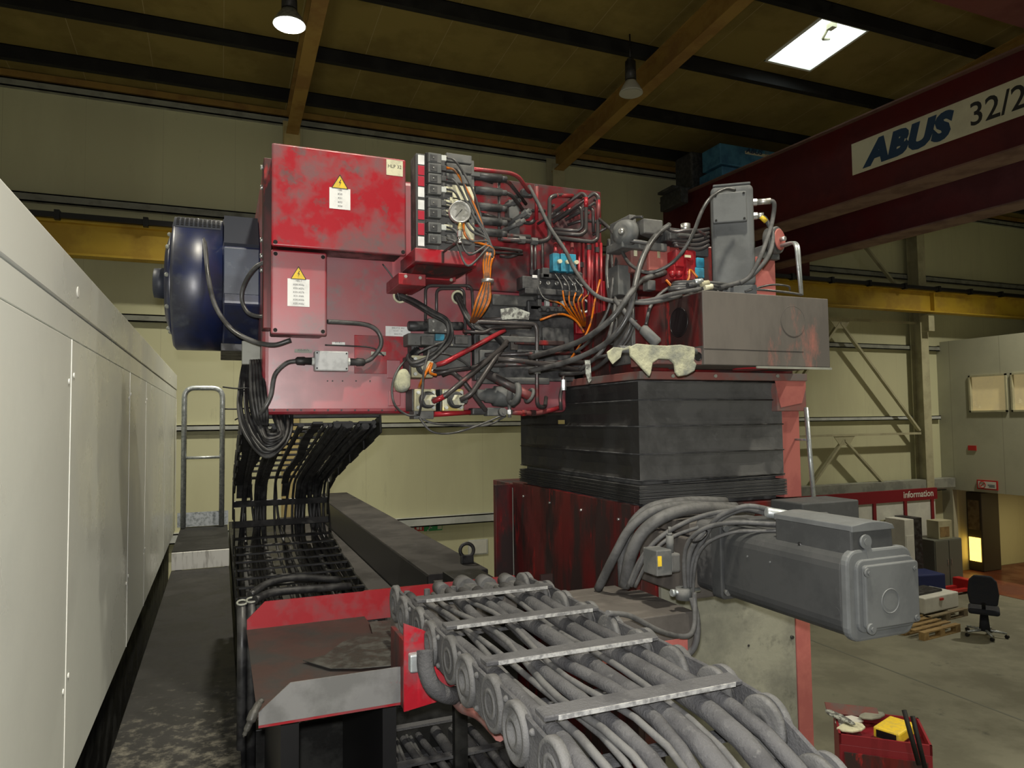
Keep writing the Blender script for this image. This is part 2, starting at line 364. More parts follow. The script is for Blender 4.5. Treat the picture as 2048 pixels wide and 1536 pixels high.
# steel beam over the information wall
struct(MB().box(11.0, 17.0, YW-.40, YW-.13, 2.20, 2.42).build('trim_36', 'rail_steel'))
# crane runway beam
rb = thing('crane_runway', 'long yellow crane runway beam along the back wall carrying a black conductor rail', 'crane rail', (9, 12.1, 6.5))
b = MB(); b.box(XL+.1, XR-.1, 11.98, 12.22, 6.5, 6.53); b.box(XL+.1, XR-.1, 12.09, 12.11, 6.53, 6.98); b.box(XL+.1, XR-.1, 11.98, 12.22, 6.98, 7.01)
b.box(XL+.1, XR-.1, 12.07, 12.13, 7.01, 7.06)
for x in (-3.9, 1.09, 6.1, 11.1, 16.1, 21.1): b.box(x-.01, x+.01, 11.98, 12.22, 6.53, 6.98)
b.build('beam', 'yellow_beam', rb)
b = MB(); b.box(XL+.1, XR-.1, 11.9, 11.97, 7.02, 7.10)
for k in range(30): b.box(-8+k*1.15, -7.93+k*1.15, 11.88, 12.02, 6.99, 7.13)
b.build('conductor_rail', 'black', rb)
# cross bracing right of the machine
br = thing('wall_bracing', 'cream steel wall bracing of tubes and diagonals between two columns', 'bracing', (13.5, 12.45, 0))
yb = 12.42
tubes = [((11.2, yb, 6.28), (16.0, yb, 6.28)), ((11.2, yb, 3.55), (16.0, yb, 3.55)), ((13.45, yb, 6.2), (15.95, yb, 3.62)), ((13.45, yb, 6.2), (11.2, yb, 3.75)),
         ((13.45, yb, 3.45), (14.75, yb, 2.3)), ((13.45, yb, 3.45), (12.3, yb, 2.3)), ((14.75, yb, 2.3), (15.9, yb, 1.2)), ((12.3, yb, 2.3), (11.2, yb, 1.2)),
         ((13.5, yb, 8.85), (16.0, yb, 6.6)), ((13.5, yb, 8.85), (11.2, yb, 6.7))]
for p, q in tubes: MB().bar(p, q, .05, .085, (0, 1, 0)).build('brace', 'cream_steel', br)
for z in (6.2, 3.47): MB().prism([(13.1, yb-.03, z+.08), (13.8, yb-.03, z+.08), (13.6, yb-.03, z-.15), (13.3, yb-.03, z-.15)], (0, .015, 0)).build('gusset', 'cream_steel', br)

# gallery office on the right
GX = 17.05
b = MB(); b.box(GX, GX+.15, 2, YW, 2.12, 4.05); b.box(GX, GX+.15, 2, YW, 4.95, 5.76)
wy = lambda u: AX(u, 790, GX).y
wins = [(wy(2015), wy(1939)), (wy(2023)-1.3, wy(2023)), (7.0, 8.6)]
ys = [2]+sorted(sum([list(q) for q in wins], []))+[YW]
for i in range(0, len(ys), 2): b.box(GX, GX+.15, ys[i], ys[i+1], 4.05, 4.95)
b.box(GX, GX+.15, AX(1908, 1050, GX).y, YW, 0, 2.12); b.box(GX, XR-.3, 2, YW-.1, 5.76, 5.86)
struct(b.build('wall_gallery', 'gallery'))
for i, (y0, y1) in enumerate(wins):
    b = MB()
    for q in ((y0, y0+.04, 4.05, 4.95), (y1-.04, y1, 4.05, 4.95), (y0, y1, 4.05, 4.09), (y0, y1, 4.91, 4.95)): b.box(GX-.03, GX+.12, *q)
    fr = struct(b.build('window_%d' % (i+1), 'cream_steel')); MB().box(GX+.05, GX+.06, y0+.04, y1-.04, 4.09, 4.91).build('pane', 'lit_glass', fr)
struct(MB().box(GX+.15, XR-.5, 2, YW-.1, 2.12, 2.3).build('trim_40', 'gallery'))
struct(MB().box(20.8, 20.9, 2, YW-.1, 0, 2.12).build('wall_inner', 'cream_wall'))
struct(MB().box(16.0, 20.8, 2, YW-.05, 0, .006).build('floor_inner', 'red_floor'))
d1 = MB().box(20.7, 20.79, 9.1, 10.0, .02, 2.05).build('door_1', 'door_dark'); struct(d1)
MB().cyl((20.66, 9.2, 1.0), (20.70, 9.2, 1.0), .03).build('door_handle', 'steel', d1)
light('gallery_room_lamp', 'AREA', (19.2, 10.6, 2.05), 28, (1, .82, .45), shape='DISK', size=.4)
lr = thing('ceiling_lamp', 'small round ceiling lamp in the room under the gallery', 'lamp', (19.2, 10.6, 2.06))
MB().cyl((19.2, 10.6, 2.07), (19.2, 10.6, 2.115), .22).build('housing', 'white', lr)
# glowing vending machine in the doorway
a = AX(1936, 1118, 17.9); c_ = AX(1966, 1118, 17.9)
vm = thing('vending_machine', 'tall dark vending machine with glowing orange yellow lower panel inside the doorway', 'vending machine', ((17.9), (a.y+c_.y)/2, 0))
MB().box(17.92, 18.6, c_.y, a.y, .01, 2.0).build('cabinet', 'door_dark', vm, .02)
MB().box(17.90, 17.92, c_.y+.05, a.y-.05, .25, .85).build('lit_panel', 'vending_glow', vm)
MB().box(17.90, 17.92, c_.y+.05, a.y-.05, 1.05, 1.8).build('display_window', 'wood_dark', vm)
# signs on the gallery wall
def plate(name, pts, th, m, parent=None):
    n = (pts[1]-pts[0]).cross(pts[2]-pts[0]).normalized()
    return MB().prism(pts, n*-th).build(name, m, parent)
s = thing('wall_sign', 'white sign in a red frame with round logo above the gallery doorway', 'sign', AX(1976, 981, GX))
p0, p1 = AX(1955, 959, GX), AX(1997, 981, GX)
MB().box(GX-.03, GX-.002, p1.y, p0.y, p1.z, p0.z).build('frame', 'sign_red', s)
MB().box(GX-.034, GX-.03, p1.y+.03, p0.y-.03, p1.z+.03, p0.z-.03).build('panel', 'white', s)
yc = (p0.y*.72+p1.y*.28); zc = (p0.z+p1.z)/2
MB().ring((GX-.036, yc, zc), EX, .075, .008).build('logo_ring', 'sign_red', s)
MB().obox((GX-.036, yc, zc), (0, -1, .7), EX, (0, .7, 1), .07, .002, .008).build('logo_bar', 'sign_red', s)
MB().box(GX-.037, GX-.034, p1.y+.06, yc-.13, zc-.005, zc+.01).box(GX-.037, GX-.034, p1.y+.06, yc-.16, zc-.04, zc-.025).build('text_lines', 'sign_blue', s)
p0 = AX(1945, 896, GX); tag(MB().box(GX-.02, GX-.001, p0.y-.1, p0.y+.1, p0.z-.06, p0.z+.06).build('fire_alarm_sign', 'sign_red'), 'small plain red rectangle sign on the gallery wall below the window', 'sign')
# information wall
iw = thing('information_wall', 'white information display wall in a dark red frame headed information', 'display board', (14, 12.3, 0))
yi = 12.0
zt = A(1874, 975, yi).z; xr = A(1874, 975, yi).x; xl = A(1560, 1000, yi).x
MB().box(xl, xr, yi, yi+.06, zt-.27, zt).build('header', 'info_red', iw)
MB().box(xl, xr-.05, yi+.03, yi+.06, .05, zt-.27).build('panel', 'white', iw)
for u in (1683, 1750, 1812, 1866):
    x = A(u, 1020, yi).x; MB().box(x-.045, x+.045, yi, yi+.06, 0, zt-.27).build('post', 'info_red', iw)
text('lettering', 'information', iw, (A(1837, 985, yi).x, yi-.002, zt-.19), EX, EZ, .15, 'white', bold=.02)
text('lettering', 'tions GmbH', iw, (A(1642, 1000, yi).x, yi-.002, zt-.20), EX, EZ, .07, 'white')
q = A(1797, 1085, yi); MB().box(q.x-.28, q.x+.28, yi+.01, yi+.03, q.z-.22, q.z+.22).build('orange_board', 'orange_board', iw)
for (u, v, ww, hh) in ((1715, 1008, .35, .02), (1782, 1003, .35, .03), (1838, 1000, .28, .02), (1782, 1040, .3, .015)):
    q = A(u, v, yi); MB().box(q.x-ww, q.x+ww, yi+.02, yi+.03, q.z-hh, q.z+hh).build('stripe', 'cream_steel', iw)

# signs on the back wall low behind the beam
def wplate(u0_, v0, u1, v1, y, th, m, parent=None, name='panel'):
    a, c = A(u0_, v0, y), A(u1, v1, y); x0, x1 = a.x, c.x; z1 = (a.z+A(u1, v0, y).z)/2; z0 = (c.z+A(u0_, v1, y).z)/2
    return MB().box(x0, x1, y-th, y, z0, z1).build(name, m, parent), x0, x1, z0, z1
y5 = YW-.001
es = thing('exit_sign', 'green running man exit sign on the back wall under the pale ledge', 'sign', A(866, 1060, YW))
o, x0, x1, z0, z1 = wplate(848, 1047, 884, 1061, y5, .02, 'green_sign', es)
MB().box(x1-.09, x1-.01, y5-.024, y5-.02, z0+.02, z1-.02).build('bright_field', 'photo_lum', es)
xm = x0+.1; zm = (z0+z1)/2
MB().obox((xm, y5-.022, zm-.0), (.3, 0, 1), EY, (1, 0, -.3), .045, .002, .012).obox((xm-.02, y5-.022, zm-.04), (-.8, 0, -.6), EY, (.6, 0, -.8), .03, .002, .008).obox((xm+.02, y5-.022, zm+.0), (.9, 0, -.3), EY, (.3, 0, .9), .03, .002, .007).build('running_man', 'white', es)
fs = thing('fire_sign', 'small red and white fire equipment sign left of the green exit sign', 'sign', A(838, 1060, YW))
o, x0, x1, z0, z1 = wplate(829, 1049, 847, 1062, y5, .02, 'sign_red', fs)
MB().box(x0+.03, x0+.08, y5-.024, y5-.02, z0+.03, z1-.03).box(x1-.07, x1-.04, y5-.024, y5-.02, z0+.02, z1-.02).build('symbol', 'white', fs)
fs = thing('paper_notice', 'pale notice half hidden by the dark beam left of the fire sign', 'notice', A(818, 1055, YW))
wplate(805, 1050, 828, 1060, y5, .012, 'white', fs)
hb = thing('wall_hatch', 'white rectangular hatch on the back wall behind the lifting eye', 'hatch', A(957, 1092, YW))
wplate(936, 1079, 975, 1109, y5, .02, 'light_steel', hb, 'frame'); wplate(938, 1081, 973, 1107, y5-.02, .01, 'white', hb, 'cover')

j0, j1 = AZ(1600, 1272, 0), AZ(2100, 1462, 0); j0.z = j1.z = .0015
struct(MB().bar(j0, j1, .035, .002).build('trim_50', 'cabinet_grey'))
# ---------- lamps ----------
def lamp(name, label, p, lit, rad, group=None, sc_=1):
    t = thing(name, label, 'lamp', p, group); p = Vector(p)
    MB().lathe(p, EZ, [(0, rad), (.02, rad*.98), (.10, rad*.75), (.17, rad*.5), (.2, rad*.42), (.19, rad*.40), (.10, rad*.7), (.01, rad*.93)], 28).build('reflector', 'lamp_off' if not lit else 'galvanised', t)
    MB().cyl(p+EZ*.2, p+EZ*.48, rad*.48, rad*.45).cyl(p+EZ*.48, p+EZ*.52, rad*.3).build('ballast_housing', 'black_rubber', t)
    zt = zr(p.y)-.001
    if zt > p.z+.52: MB().cyl(p+EZ*.52, (p.x, p.y, zt), .012).build('hanger', 'black', t)
    MB().lathe(p-EZ*.008, EZ, [(0, rad*.93), (.006, rad*.9)], 28).build('diffuser', 'lamp_glow' if lit else 'lamp_off', t)
    return t
for i, lp in enumerate(LAMPS_LIT):
    lamp('high_bay_lamp', ('round high bay lamp, brightly lit, beside the rafter over the red machine', 'lit high bay lamp hanging right of the catwalk', 'lit high bay lamp hanging over the catwalk',
         'lit high bay lamp over the grey enclosure', 'lit high bay lamp near the overhead crane end carriage', 'lit high bay lamp in front of the gallery', 'lit high bay lamp farthest behind the catwalk')[i], lp, True, .2)
q = CAM+px(1262, 187)*10.5
lamp('high_bay_lamp', 'unlit dark high bay lamp hanging beside the diagonal yellow rafter', (q.x, q.y, q.z), False, .175)

# ---------- double girder crane ----------
D = V(-.081, .997, 0).normalized(); Nn = V(D.y, -D.x, 0)
def girder(b, base, L0, L1, z0, h, wdt):
    c0 = base+D*L0; c1 = base+D*L1
    return b
cr_ = thing('overhead_crane', 'dark red double girder overhead crane with large manufacturer sign crossing the hall', 'crane', (8.97, 7.25, 7.2))
for k, base in enumerate((V(8.97, 7.25, 0), V(11.2, 9.07, 0))):
    o0 = -(base.y-3.8)/D.y; o1 = (12.15-base.y)/D.y
    P0, P1 = base+D*o0, base+D*o1
    b = MB(); m = (P0+P1)/2; L = (P1-P0).length/2
    b.obox(m+Nn*.02+EZ*7.82, D, Nn, EZ, L, .19, .58)
    b.build('girder', 'crane_red', cr_)
    b = MB(); b.obox(m+EZ*7.21, D, Nn, EZ, L, .26, .012); b.obox(m+EZ*8.41, D, Nn, EZ, L, .26, .012); b.obox(m+EZ*8.45, D, Nn, EZ, L, .03, .03)
    b.build('flange', 'crane_flange', cr_)
MB().box(4.8, 13.5, 3.5, 3.8, 7.30, 7.75).build('end_carriage', 'crane_red', cr_)
MB().box(7.8, 12.2, 12.035, 12.20, 7.065, 7.5).build('end_carriage', 'crane_red', cr_)
# sign on the near girder
def onG(u, v, off=-.175):
    d = px(u, v); p0 = V(8.97, 7.25, 0)+Nn*off; n = Nn; t = (p0-CAM).dot(n)/d.dot(n); return CAM+d*t
a0, a1 = onG(1703, 289), onG(1703, 352)
s0 = (V(a0.x, a0.y, 0)-V(8.97, 7.25, 0)).dot(D)
def G(sv, z, off): return V(8.97, 7.25, 0)+D*sv+Nn*off+EZ*z
zb_, zt_ = a1.z, a0.z; Ls = 3.6
sep = (V(*onG(1922, 240))-V(8.97, 7.25, 0)).dot(D)
MB().prism([G(s0, zb_, -.172), G(s0-Ls, zb_, -.172), G(s0-Ls, zt_, -.172), G(s0, zt_, -.172)], Nn*-.006).build('sign_plate', 'sign_cream', cr_)
h_ = zt_-zb_
wABUS = abs(s0-sep)
text('lettering', 'ABUS', cr_, G(s0-wABUS*.5-.03, zb_+h_*.17, -.179), -D, EZ, h_*.66, 'sign_blue', shear=.28, bold=.075, sp=1.1, sx=(wABUS*.86)/(2.95*h_*.66/.7))
text('lettering', '32/20t', cr_, G(sep-.10, zb_+h_*.20, -.179), -D, EZ, h_*.62, 'ink', align='LEFT', sx=.92, bold=.01)
# trolley
tz = 8.49
def T(u, v, off=-.45): return onG(u, v, off)
yt_ = 10.6; ta, tc_ = A(1440, 285, yt_), A(1572, 332, yt_); tb2 = A(1440, 327, yt_)
tr = thing('crane_trolley', 'blue hoist trolley with small manufacturer plate riding on the crane girders', 'hoist', (9.3, 11, 8.45))
MB().box(ta.x, ta.x+2.3, yt_, yt_+.55, tb2.z, ta.z).build('machinery_cover', 'trolley_blue', tr, .02)
MB().box(ta.x+.05, ta.x+2.2, yt_+.02, yt_+1.0, 8.50, tb2.z-.03).build('frame', 'trolley_blue', tr, .01)
ha, hb2 = A(1376, 305, 11.4), A(1442, 390, 11.4)
MB().box(ha.x, hb2.x+.2, 11.3, 11.85, 8.50, ha.z).build('hoist_motor', 'valve_black', tr, .04)
MB().cyl((hb2.x-.1, 11.25, ha.z-.15), (hb2.x-.1, 10.9, ha.z-.15), .13).build('brake_cover', 'trolley_blue', tr, .01)
MB().box(8.17, 8.34, 11.2, 11.9, 8.15, 8.45).build('limit_plate', 'valve_black', tr, .01); MB().box(8.05, 8.9, 11.3, 11.8, 8.451, 8.50).build('arm', 'valve_black', tr)
sa, sb2 = A(1490, 302, yt_-.002), A(1541, 320, yt_-.002)
MB().box(sa.x, sb2.x, yt_-.008, yt_-.001, sb2.z+.04, sa.z-.0).build('sign_plate', 'sign_cream', tr)
text('lettering', 'ABUS', tr, (sa.x*.66+sb2.x*.34, yt_-.009, sb2.z+.07), EX, EZ, .09, 'sign_blue', shear=.28, bold=.04, sx=1.25)
text('lettering', '321', tr, (sa.x*.14+sb2.x*.86, yt_-.009, sb2.z+.07), EX, EZ, .08, 'wood', sx=.7)

# ---------- things on the hall floor ----------
def F0(u, v, z=0): return AZ(u, v, z)
# office chair
c = F0(1970, 1272); ch = thing('office_chair', 'black swivel office chair standing on the open hall floor', 'chair', (c.x, c.y, 0))
for k in range(5):
    an = 2*math.pi*k/5+.3; e = c+V(math.cos(an)*.33, math.sin(an)*.33, .07)
    lg = MB().tube([c+V(0, 0, .12), e+V(0, 0, .02)], [.03, .018], 6).build('leg', 'galvanised', ch)
    MB().cyl(e+V(-.02, 0, -.035), e+V(.02, 0, -.035), .033).build('caster', 'black', lg)
MB().cyl(c+EZ*.1, c+EZ*.45, .03).build('column', 'black', ch)
MB().cyl(c+EZ*.1, c+EZ*.42, .09, .06).build('column_cover', 'chair_fabric', ch)
bk = V(-c.x, -c.y, 0).normalized(); sd_ = V(-bk.y, bk.x, 0)
MB().obox(c+EZ*.47, sd_, bk, EZ, .24, .24, .05).build('seat', 'chair_fabric', ch, .04)
P = [c+bk*.25+sd_*a+EZ*z for a, z in ((-.21, .60), (.21, .60), (.24, .80), (.21, 1.03), (.13, 1.12), (-.13, 1.12), (-.21, 1.03), (-.24, .80))]
MB().prism(P, -bk*.08).build('backrest', 'chair_fabric', ch, .03)
MB().bar(c+EZ*.44+bk*.1, c+bk*.27+EZ*.64, .06, .025).build('back_bracket', 'black', ch)
# pallets + white machine housing
def pallet(name, label, c, L, W, m, rot=0, z=0):
    t = thing(name, label, 'pallet', (c.x, c.y, z)); ca, sa = math.cos(rot), math.sin(rot); ax = V(ca, sa, 0); ay = V(-sa, ca, 0); cc = V(c.x, c.y, z)
    for k in range(5): MB().obox(cc+ay*(-W/2+.05+k*(W-.1)/4)+EZ*.132, ax, ay, EZ, L/2, .05, .011).build('top_board', m, t)
    for j in (-1, 0, 1):
        for i in (-1, 0, 1): MB().obox(cc+ax*(i*(L/2-.07))+ay*(j*(W/2-.05))+EZ*.07, ax, ay, EZ, .07, .05, .05).build('block', m, t)
        MB().obox(cc+ay*(j*(W/2-.05))+EZ*.011, ax, ay, EZ, L/2, .05, .011).build('bottom_board', m, t)
    return t
c = F0(1852, 1230); pallet('wooden_pallet', 'dark stained pallet carrying the white machine housing', c, 1.3, .9, 'wood_dark', .1)
c2 = F0(1884, 1252)+V(-.62, .2, 0); pallet('wooden_pallet', 'empty light wooden pallet behind the grey servo motor', V(c2.x, c2.y-.25, 0), 1.1, .8, 'wood', .1)
hs = thing('machine_housing', 'low white machine housing with black opening and small red mark on dark pallet', 'machine part', (c.x, c.y, .144))
MB().obox(c+V(.05, .0, .30), V(1, .1, 0), V(-.1, 1, 0), EZ, .56, .3, .15).build('case', 'white', hs, .02)
MB().obox(c+V(.0, .08, .47), V(1, .1, 0), V(-.1, 1, 0), EZ, .38, .2, .03).build('lid_mechanism', 'black_rubber', hs, .02)
MB().cyl(c+V(-.35, -.325, .36), c+V(-.35, -.25, .36), .06).build('opening', 'black', hs)
MB().box(c.x+.0, c.x+.1, c.y-.325, c.y-.2, .36, .40).build('red_mark', 'sign_red', hs)
c = F0(1855, 1195, 0)+V(-.1, .05, 0)
tag(MB().obox((c.x, c.y, .28), V(1, -.2, 0), V(.2, 1, 0), EZ, .35, .3, .28).build('blue_crate', 'navy', None, .03), 'dark blue crate on the floor behind the white machine housing', 'crate')
c = F0(1925, 1195)+V(.15, .35, 0)
pj = thing('pallet_jack', 'red pallet jack low on the floor behind the office chair', 'pallet jack', (c.x, c.y, 0))
for k in (-.14, .14): MB().box(c.x-.65, c.x+.35, c.y+k-.05, c.y+k+.05, .06, .12).build('fork', 'sign_red', pj)
MB().box(c.x+.3, c.x+.5, c.y-.2, c.y+.2, .05, .3).build('pump_head', 'sign_red', pj, .02)
for k in (-.14, .14): MB().cyl((c.x-.5, c.y+k-.04, .04), (c.x-.5, c.y+k+.04, .04), .04).build('wheel', 'black', pj)
MB().cyl((c.x+.4, c.y-.05, .09), (c.x+.4, c.y+.05, .09), .09).build('wheel', 'black', pj)
# tall cabinets by the information wall
c = A(1833, 1100, 11.6)
tc = thing('control_cabinet', 'tall pale control cabinet with black side in front of the information wall', 'cabinet', (c.x, 11.6, 0))
c0_, c1_, c2_ = A(1811, 1100, 11.5).x, A(1830, 1100, 11.5).x, A(1846, 1100, 11.5).x
MB().box(c0_, c1_-.001, 11.5, 12.0, 0, A(1833, 1036, 11.6).z).build('body', 'white', tc, .01)
MB().box(c1_, c2_, 11.5, 12.0, 0, A(1833, 1034, 11.6).z).build('side_panel', 'black_rubber', tc, .01)
MB().box(c0_+.03, c1_-.03, 11.492, 11.50, .1, 1.3).build('door', 'white', tc)
a, c = A(1871, 1150, 11.5), A(1926, 1150, 11.5)
gc = thing('grey_cabinet', 'low dark grey two door cabinet beside the gallery pillar', 'cabinet', ((a.x+c.x)/2, 11.5, 0))
zt = A(1900, 1078, 11.5).z
MB().box(a.x, c.x, 11.5, 11.95, 0, zt).build('body', 'cabinet_grey', gc, .01)
for k in (0, 1): 
    dd = MB().box(a.x+.02+k*(c.x-a.x)/2, a.x-.02+(k+1)*(c.x-a.x)/2, 11.485, 11.50, .08, zt-.03).build('door', 'cabinet_grey', gc)
    MB().box((a.x+c.x)/2+(k*2-1)*.06-.01, (a.x+c.x)/2+(k*2-1)*.06+.01, 11.465, 11.485, zt*.5, zt*.5+.12).build('handle', 'steel', dd)
a2, c2 = A(1874, 1078, 11.6), A(1901, 1078, 11.6)
bx = thing('cardboard_box', 'pale box with tan front standing on the low grey cabinet', 'box', ((a2.x+c2.x)/2, 11.6, zt))
MB().box(a2.x, c2.x, 11.55, 11.85, zt+.002, zt+.42).build('carton', 'cream_steel', bx, .005)
MB().box(a2.x+.04, c2.x-.1, 11.545, 11.55, zt+.05, zt+.28).build('front_label', 'wood', bx)
# red workshop cart, bottom right
def Z(u, v, z): return AZ(u, v, z)
zc = .95; a = Z(1678, 1478, zc); b_ = Z(1865, 1502, zc); 
ex = (b_-a); W_ = ex.length; ex.normalize(); ey = V(-ex.y, ex.x, 0)
ct = thing('tool_cart', 'dark red workshop tool cart loaded with scrap on the hall floor', 'cart', (a.x+.4, a.y+.3, 0))
cm = a+ex*W_/2+ey*.32
MB().obox(V(cm.x, cm.y, .53), ex, ey, EZ, W_/2, .32, .38).build('body', 'info_red', ct, .01)
b = MB()
for i in (-1, 1): b.obox(cm+ex*i*(W_/2-.01)+EZ*.0, ex, ey, EZ, .01, .32, .045); b.obox(cm+ey*i*.31, ex, ey, EZ, W_/2, .01, .045)
b.build('tray_rim', 'info_red', ct)
for i in (-1, 1):
    for j in (-1, 1): MB().cyl(V(cm.x, cm.y, .08)+ex*i*(W_/2-.1)+ey*(j*.25-.02), V(cm.x, cm.y, .08)+ex*i*(W_/2-.1)+ey*(j*.25+.02), .08).build('wheel', 'black', ct)
    MB().obox(V(cm.x, cm.y, .12)+ex*i*(W_/2-.1), ex, ey, EZ, .03, .28, .04).build('axle', 'black', ct)
for k in range(3): MB().obox(a+ex*W_/2+ey*-.008+EZ*(-.2-.2*k), ex, ey, EZ, W_/2-.04, .008, .09).build('drawer', 'red_dark', ct)
def rag(name, label, pts, m, cat, th=.02):
    return tag(MB().prism(pts, (0, 0, th)).build(name, m, None, .006), label, cat)
q = Z(1780, 1455, 1.0)
yb_ = thing('yellow_case', 'bright yellow box lying open on the red tool cart', 'box', cm+ex*.1+EZ*.0)
MB().obox(cm+ex*.12+ey*-.08+EZ*.055, V(.95, .3, 0), V(-.3, .95, 0), EZ, .19, .12, .05).build('shell', 'yellow', yb_, .015)
MB().obox(cm+ex*.12+ey*-.08+EZ*.052-V(.95, .3, 0).normalized()*.19, V(.95, .3, 0), V(-.3, .95, 0), EZ, .004, .09, .034).build('open_end', 'black', yb_)
random.seed(3)
for k, (sx, sy, s1, s2, m, lb, an) in enumerate(((-.27, .10, .22, .10, 'white', 'crumpled white sheet at the back left of the red cart', .3), (-.26, -.10, .2, .09, 'cream_label', 'pale cream rag at the front left of the red cart', -.3),
                                        (-.05, .20, .2, .07, 'dusty_plate', 'grey cloth on the cart behind the yellow box', .5), (-.36, .02, .07, .18, 'sheet_plastic', 'curled clear plastic at the left edge of the cart', .2))):
    P = []
    for i in range(9):
        t = 2*math.pi*i/9; P.append(cm+V(1, 0, 0)*(math.cos(t)*s1*random.uniform(.75, 1.1)*.8)+V(0, 1, 0)*(math.sin(t)*s2*random.uniform(.8, 1.2))+ex*sx+ey*sy+EZ*(.01+.02*k))
    rag('crumpled_rag', lb, P, m, 'rag')
rb2 = thing('cover_plate', 'dull red sheet leaning at the back of the tool cart', 'plate', cm+ey*.2)
MB().obox(cm+ex*-.22+ey*.24+EZ*.075, ex, V(0, .3, 1), V(0, 1, -.3), .24, .05, .004).build('sheet', 'red_dusty', rb2)
for k, (u1, v1, u2, v2) in enumerate(((1825, 1432, 1850, 1536), (1808, 1420, 1838, 1530))):
    p = CAM+px(u2, v2)*6.2; q = CAM+px(u1, v1)*6.35
    tag(MB().tube([p, q], .02, 8).build('steel_tube', 'purlin'), ('right' if k == 0 else 'left')+' of the two dark tubes leaning out of the red tool cart', 'tube')
# ================= LEFT CABINET, CATWALK, BED =================
lc = thing('machine_enclosure', 'long pale grey sheet metal enclosure wall along the left side of the catwalk', 'enclosure', (-1.0, 4.5, 2.5))
YE = 10.3
MB().box(-1.6, -.545, -1.0, YE, 2.60, 4.60).build('body', 'seam', lc)
es_ = [-1.0, 3.16, 5.08, 6.15, 8.2, YE]
for i in range(5):
    p = MB().box(-.56, -.530, es_[i]+.003, es_[i+1]-.003, 2.62, 4.33).build('panel', 'cabinet', lc, .002, 1)
    MB().box(-.531, -.5275, es_[i+1]-.006, es_[i+1]-.003, 2.62, 4.33).build('edge_glint', 'white_edge', p)  # white strip paints in the flash caught on the panel edge
    if i < 3:
        for z in (3.03, 4.18):
            for dy in (-.045, .05): MB().cyl((-.531, es_[i+1]+dy, z+dy*.3), (-.526, es_[i+1]+dy, z+dy*.3), .010).build('screw', 'white_edge', p)
MB().box(-.565, -.532, -1.0, YE, 4.335, 4.44).build('rail_panel', 'cabinet', lc, .002, 1)
cp = MB().box(-1.62, -.528, -1.0, YE+.02, 4.446, 4.64).build('cap', 'cabinet', lc, .006)
for y, r_ in ((3.25, .022), (8.9, .014)): MB().lathe((-.5285, y, 4.53), EX, [(0, r_), (.003, r_*.9)], 16).build('bolt_hole', 'white_edge', cp)  # holes coloured white for the light that falls on them
MB().box(-1.58, -.6, -1.0, YE-.05, 0, 2.6).build('plinth', 'black_grime', lc)

cw = thing('catwalk', 'dark steel catwalk plate worn pale at the near end beside the enclosure', 'walkway', (-.2, 4, 2.5))
MB().box(-.45, .10, -1.2, 8.13, 2.45, 2.5).build('deck_plate', 'deck', cw, .003)
for x in (-.43, .06): MB().box(x, x+.03, -1.2, 10.0, 2.3, 2.45).build('side_beam', 'black_grime', cw)
for y in (-1, 2, 5, 8): 
    for x in (-.43, .06): MB().box(x, x+.03, y, y+.08, 0, 2.3).build('post', 'black_grime', cw)
stp = thing('platform_step', 'raised black platform with scuffed white front edge at the end of the catwalk', 'step', (-.2, 9, 2.5))
MB().box(-.45, .10, 8.15, 10.0, 2.50, 2.69).build('top', 'dark_deck', stp, .004)
MB().box(-.45, .10, 8.13, 8.148, 2.502, 2.68).build('front_edge', 'off_white_wood', stp, .003)
hr = thing('handrail', 'galvanised tube ladder handrail with one rung standing at the end of the catwalk', 'handrail', (-.2, 9.85, 2.69))
a, c = A(366, 1050, 9.85), A(443, 1050, 9.85); zt = A(405, 776, 9.85).z
MB().tube(rounded([(a.x, 9.85, 2.70), (a.x, 9.85, zt), (c.x, 9.85, zt), (c.x, 9.85, 2.70)], .13, 6), .032, 12).build('rail', 'galvanised', hr)
zm = A(405, 915, 9.85).z; MB().cyl((a.x, 9.85, zm), (c.x, 9.85, zm), .018).build('rung', 'galvanised', hr)
MB().box(a.x-.07, c.x+.08, 9.93, 9.945, 2.70, 2.88).build('toe_plate', 'galvanised', hr)
# machine bed
bd = thing('machine_bed', 'broad black grimy machine bed beneath the cable carriers', 'machine bed', (.7, 5, 0))
MB().box(.13, 1.38, 3.62, 11.3, 0, 2.56).build('rear_bed', 'black_grime', bd, .005)
MB().box(.13, 1.80, 0.2, 3.60, 0, 2.28).build('front_bed', 'dark_deck', bd, .005)
MB().box(.80, 1.375, 3.62, 11.3, 2.561, 2.575).build('guide_strip', 'beam_dark', bd)
bm_ = thing('cross_beam', 'long dark grey square beam running away toward the back wall', 'beam', (1.6, 8, 0))
MB().box(1.39, 1.85, 5.0, 11.35, 2.2, 2.90).build('body', 'beam_dark', bm_, .01)
MB().box(1.385, 1.3895, 5.02, 11.3, 2.57, 2.885).build('dark_side', 'black', bm_)  # thin sheet that makes the left side darker than the top
MB().box(1.42, 1.63, 4.93, 4.998, 2.66, 2.86).build('end_plate', 'dusty_steel', bm_, .004)
MB().box(1.39, 1.85, 5.0, 5.3, 0, 2.2).box(1.39, 1.85, 10.8, 11.2, 0, 2.2).build('support', 'beam_dark', bm_)
ey = thing('lifting_eye', 'dark lifting eye bolt standing on the near end of the long beam', 'eye bolt', (1.78, 5.5, 2.90))
q = AX(934, 1130, 1.77); q = V(q.x, q.y, 2.9)
MB().ring(q+EZ*.10, (.2, 1, 0), .052, .014).build('eye', 'black_rubber', ey)
MB().box(q.x-.05, q.x+.05, q.y-.02, q.y+.02, 2.90, 2.965).build('foot', 'black_rubber', ey, .006)
cb = thing('cable_box', 'flat dark box joining the long beam to the red column base', 'box', (1.65, 4.6, 2.6))
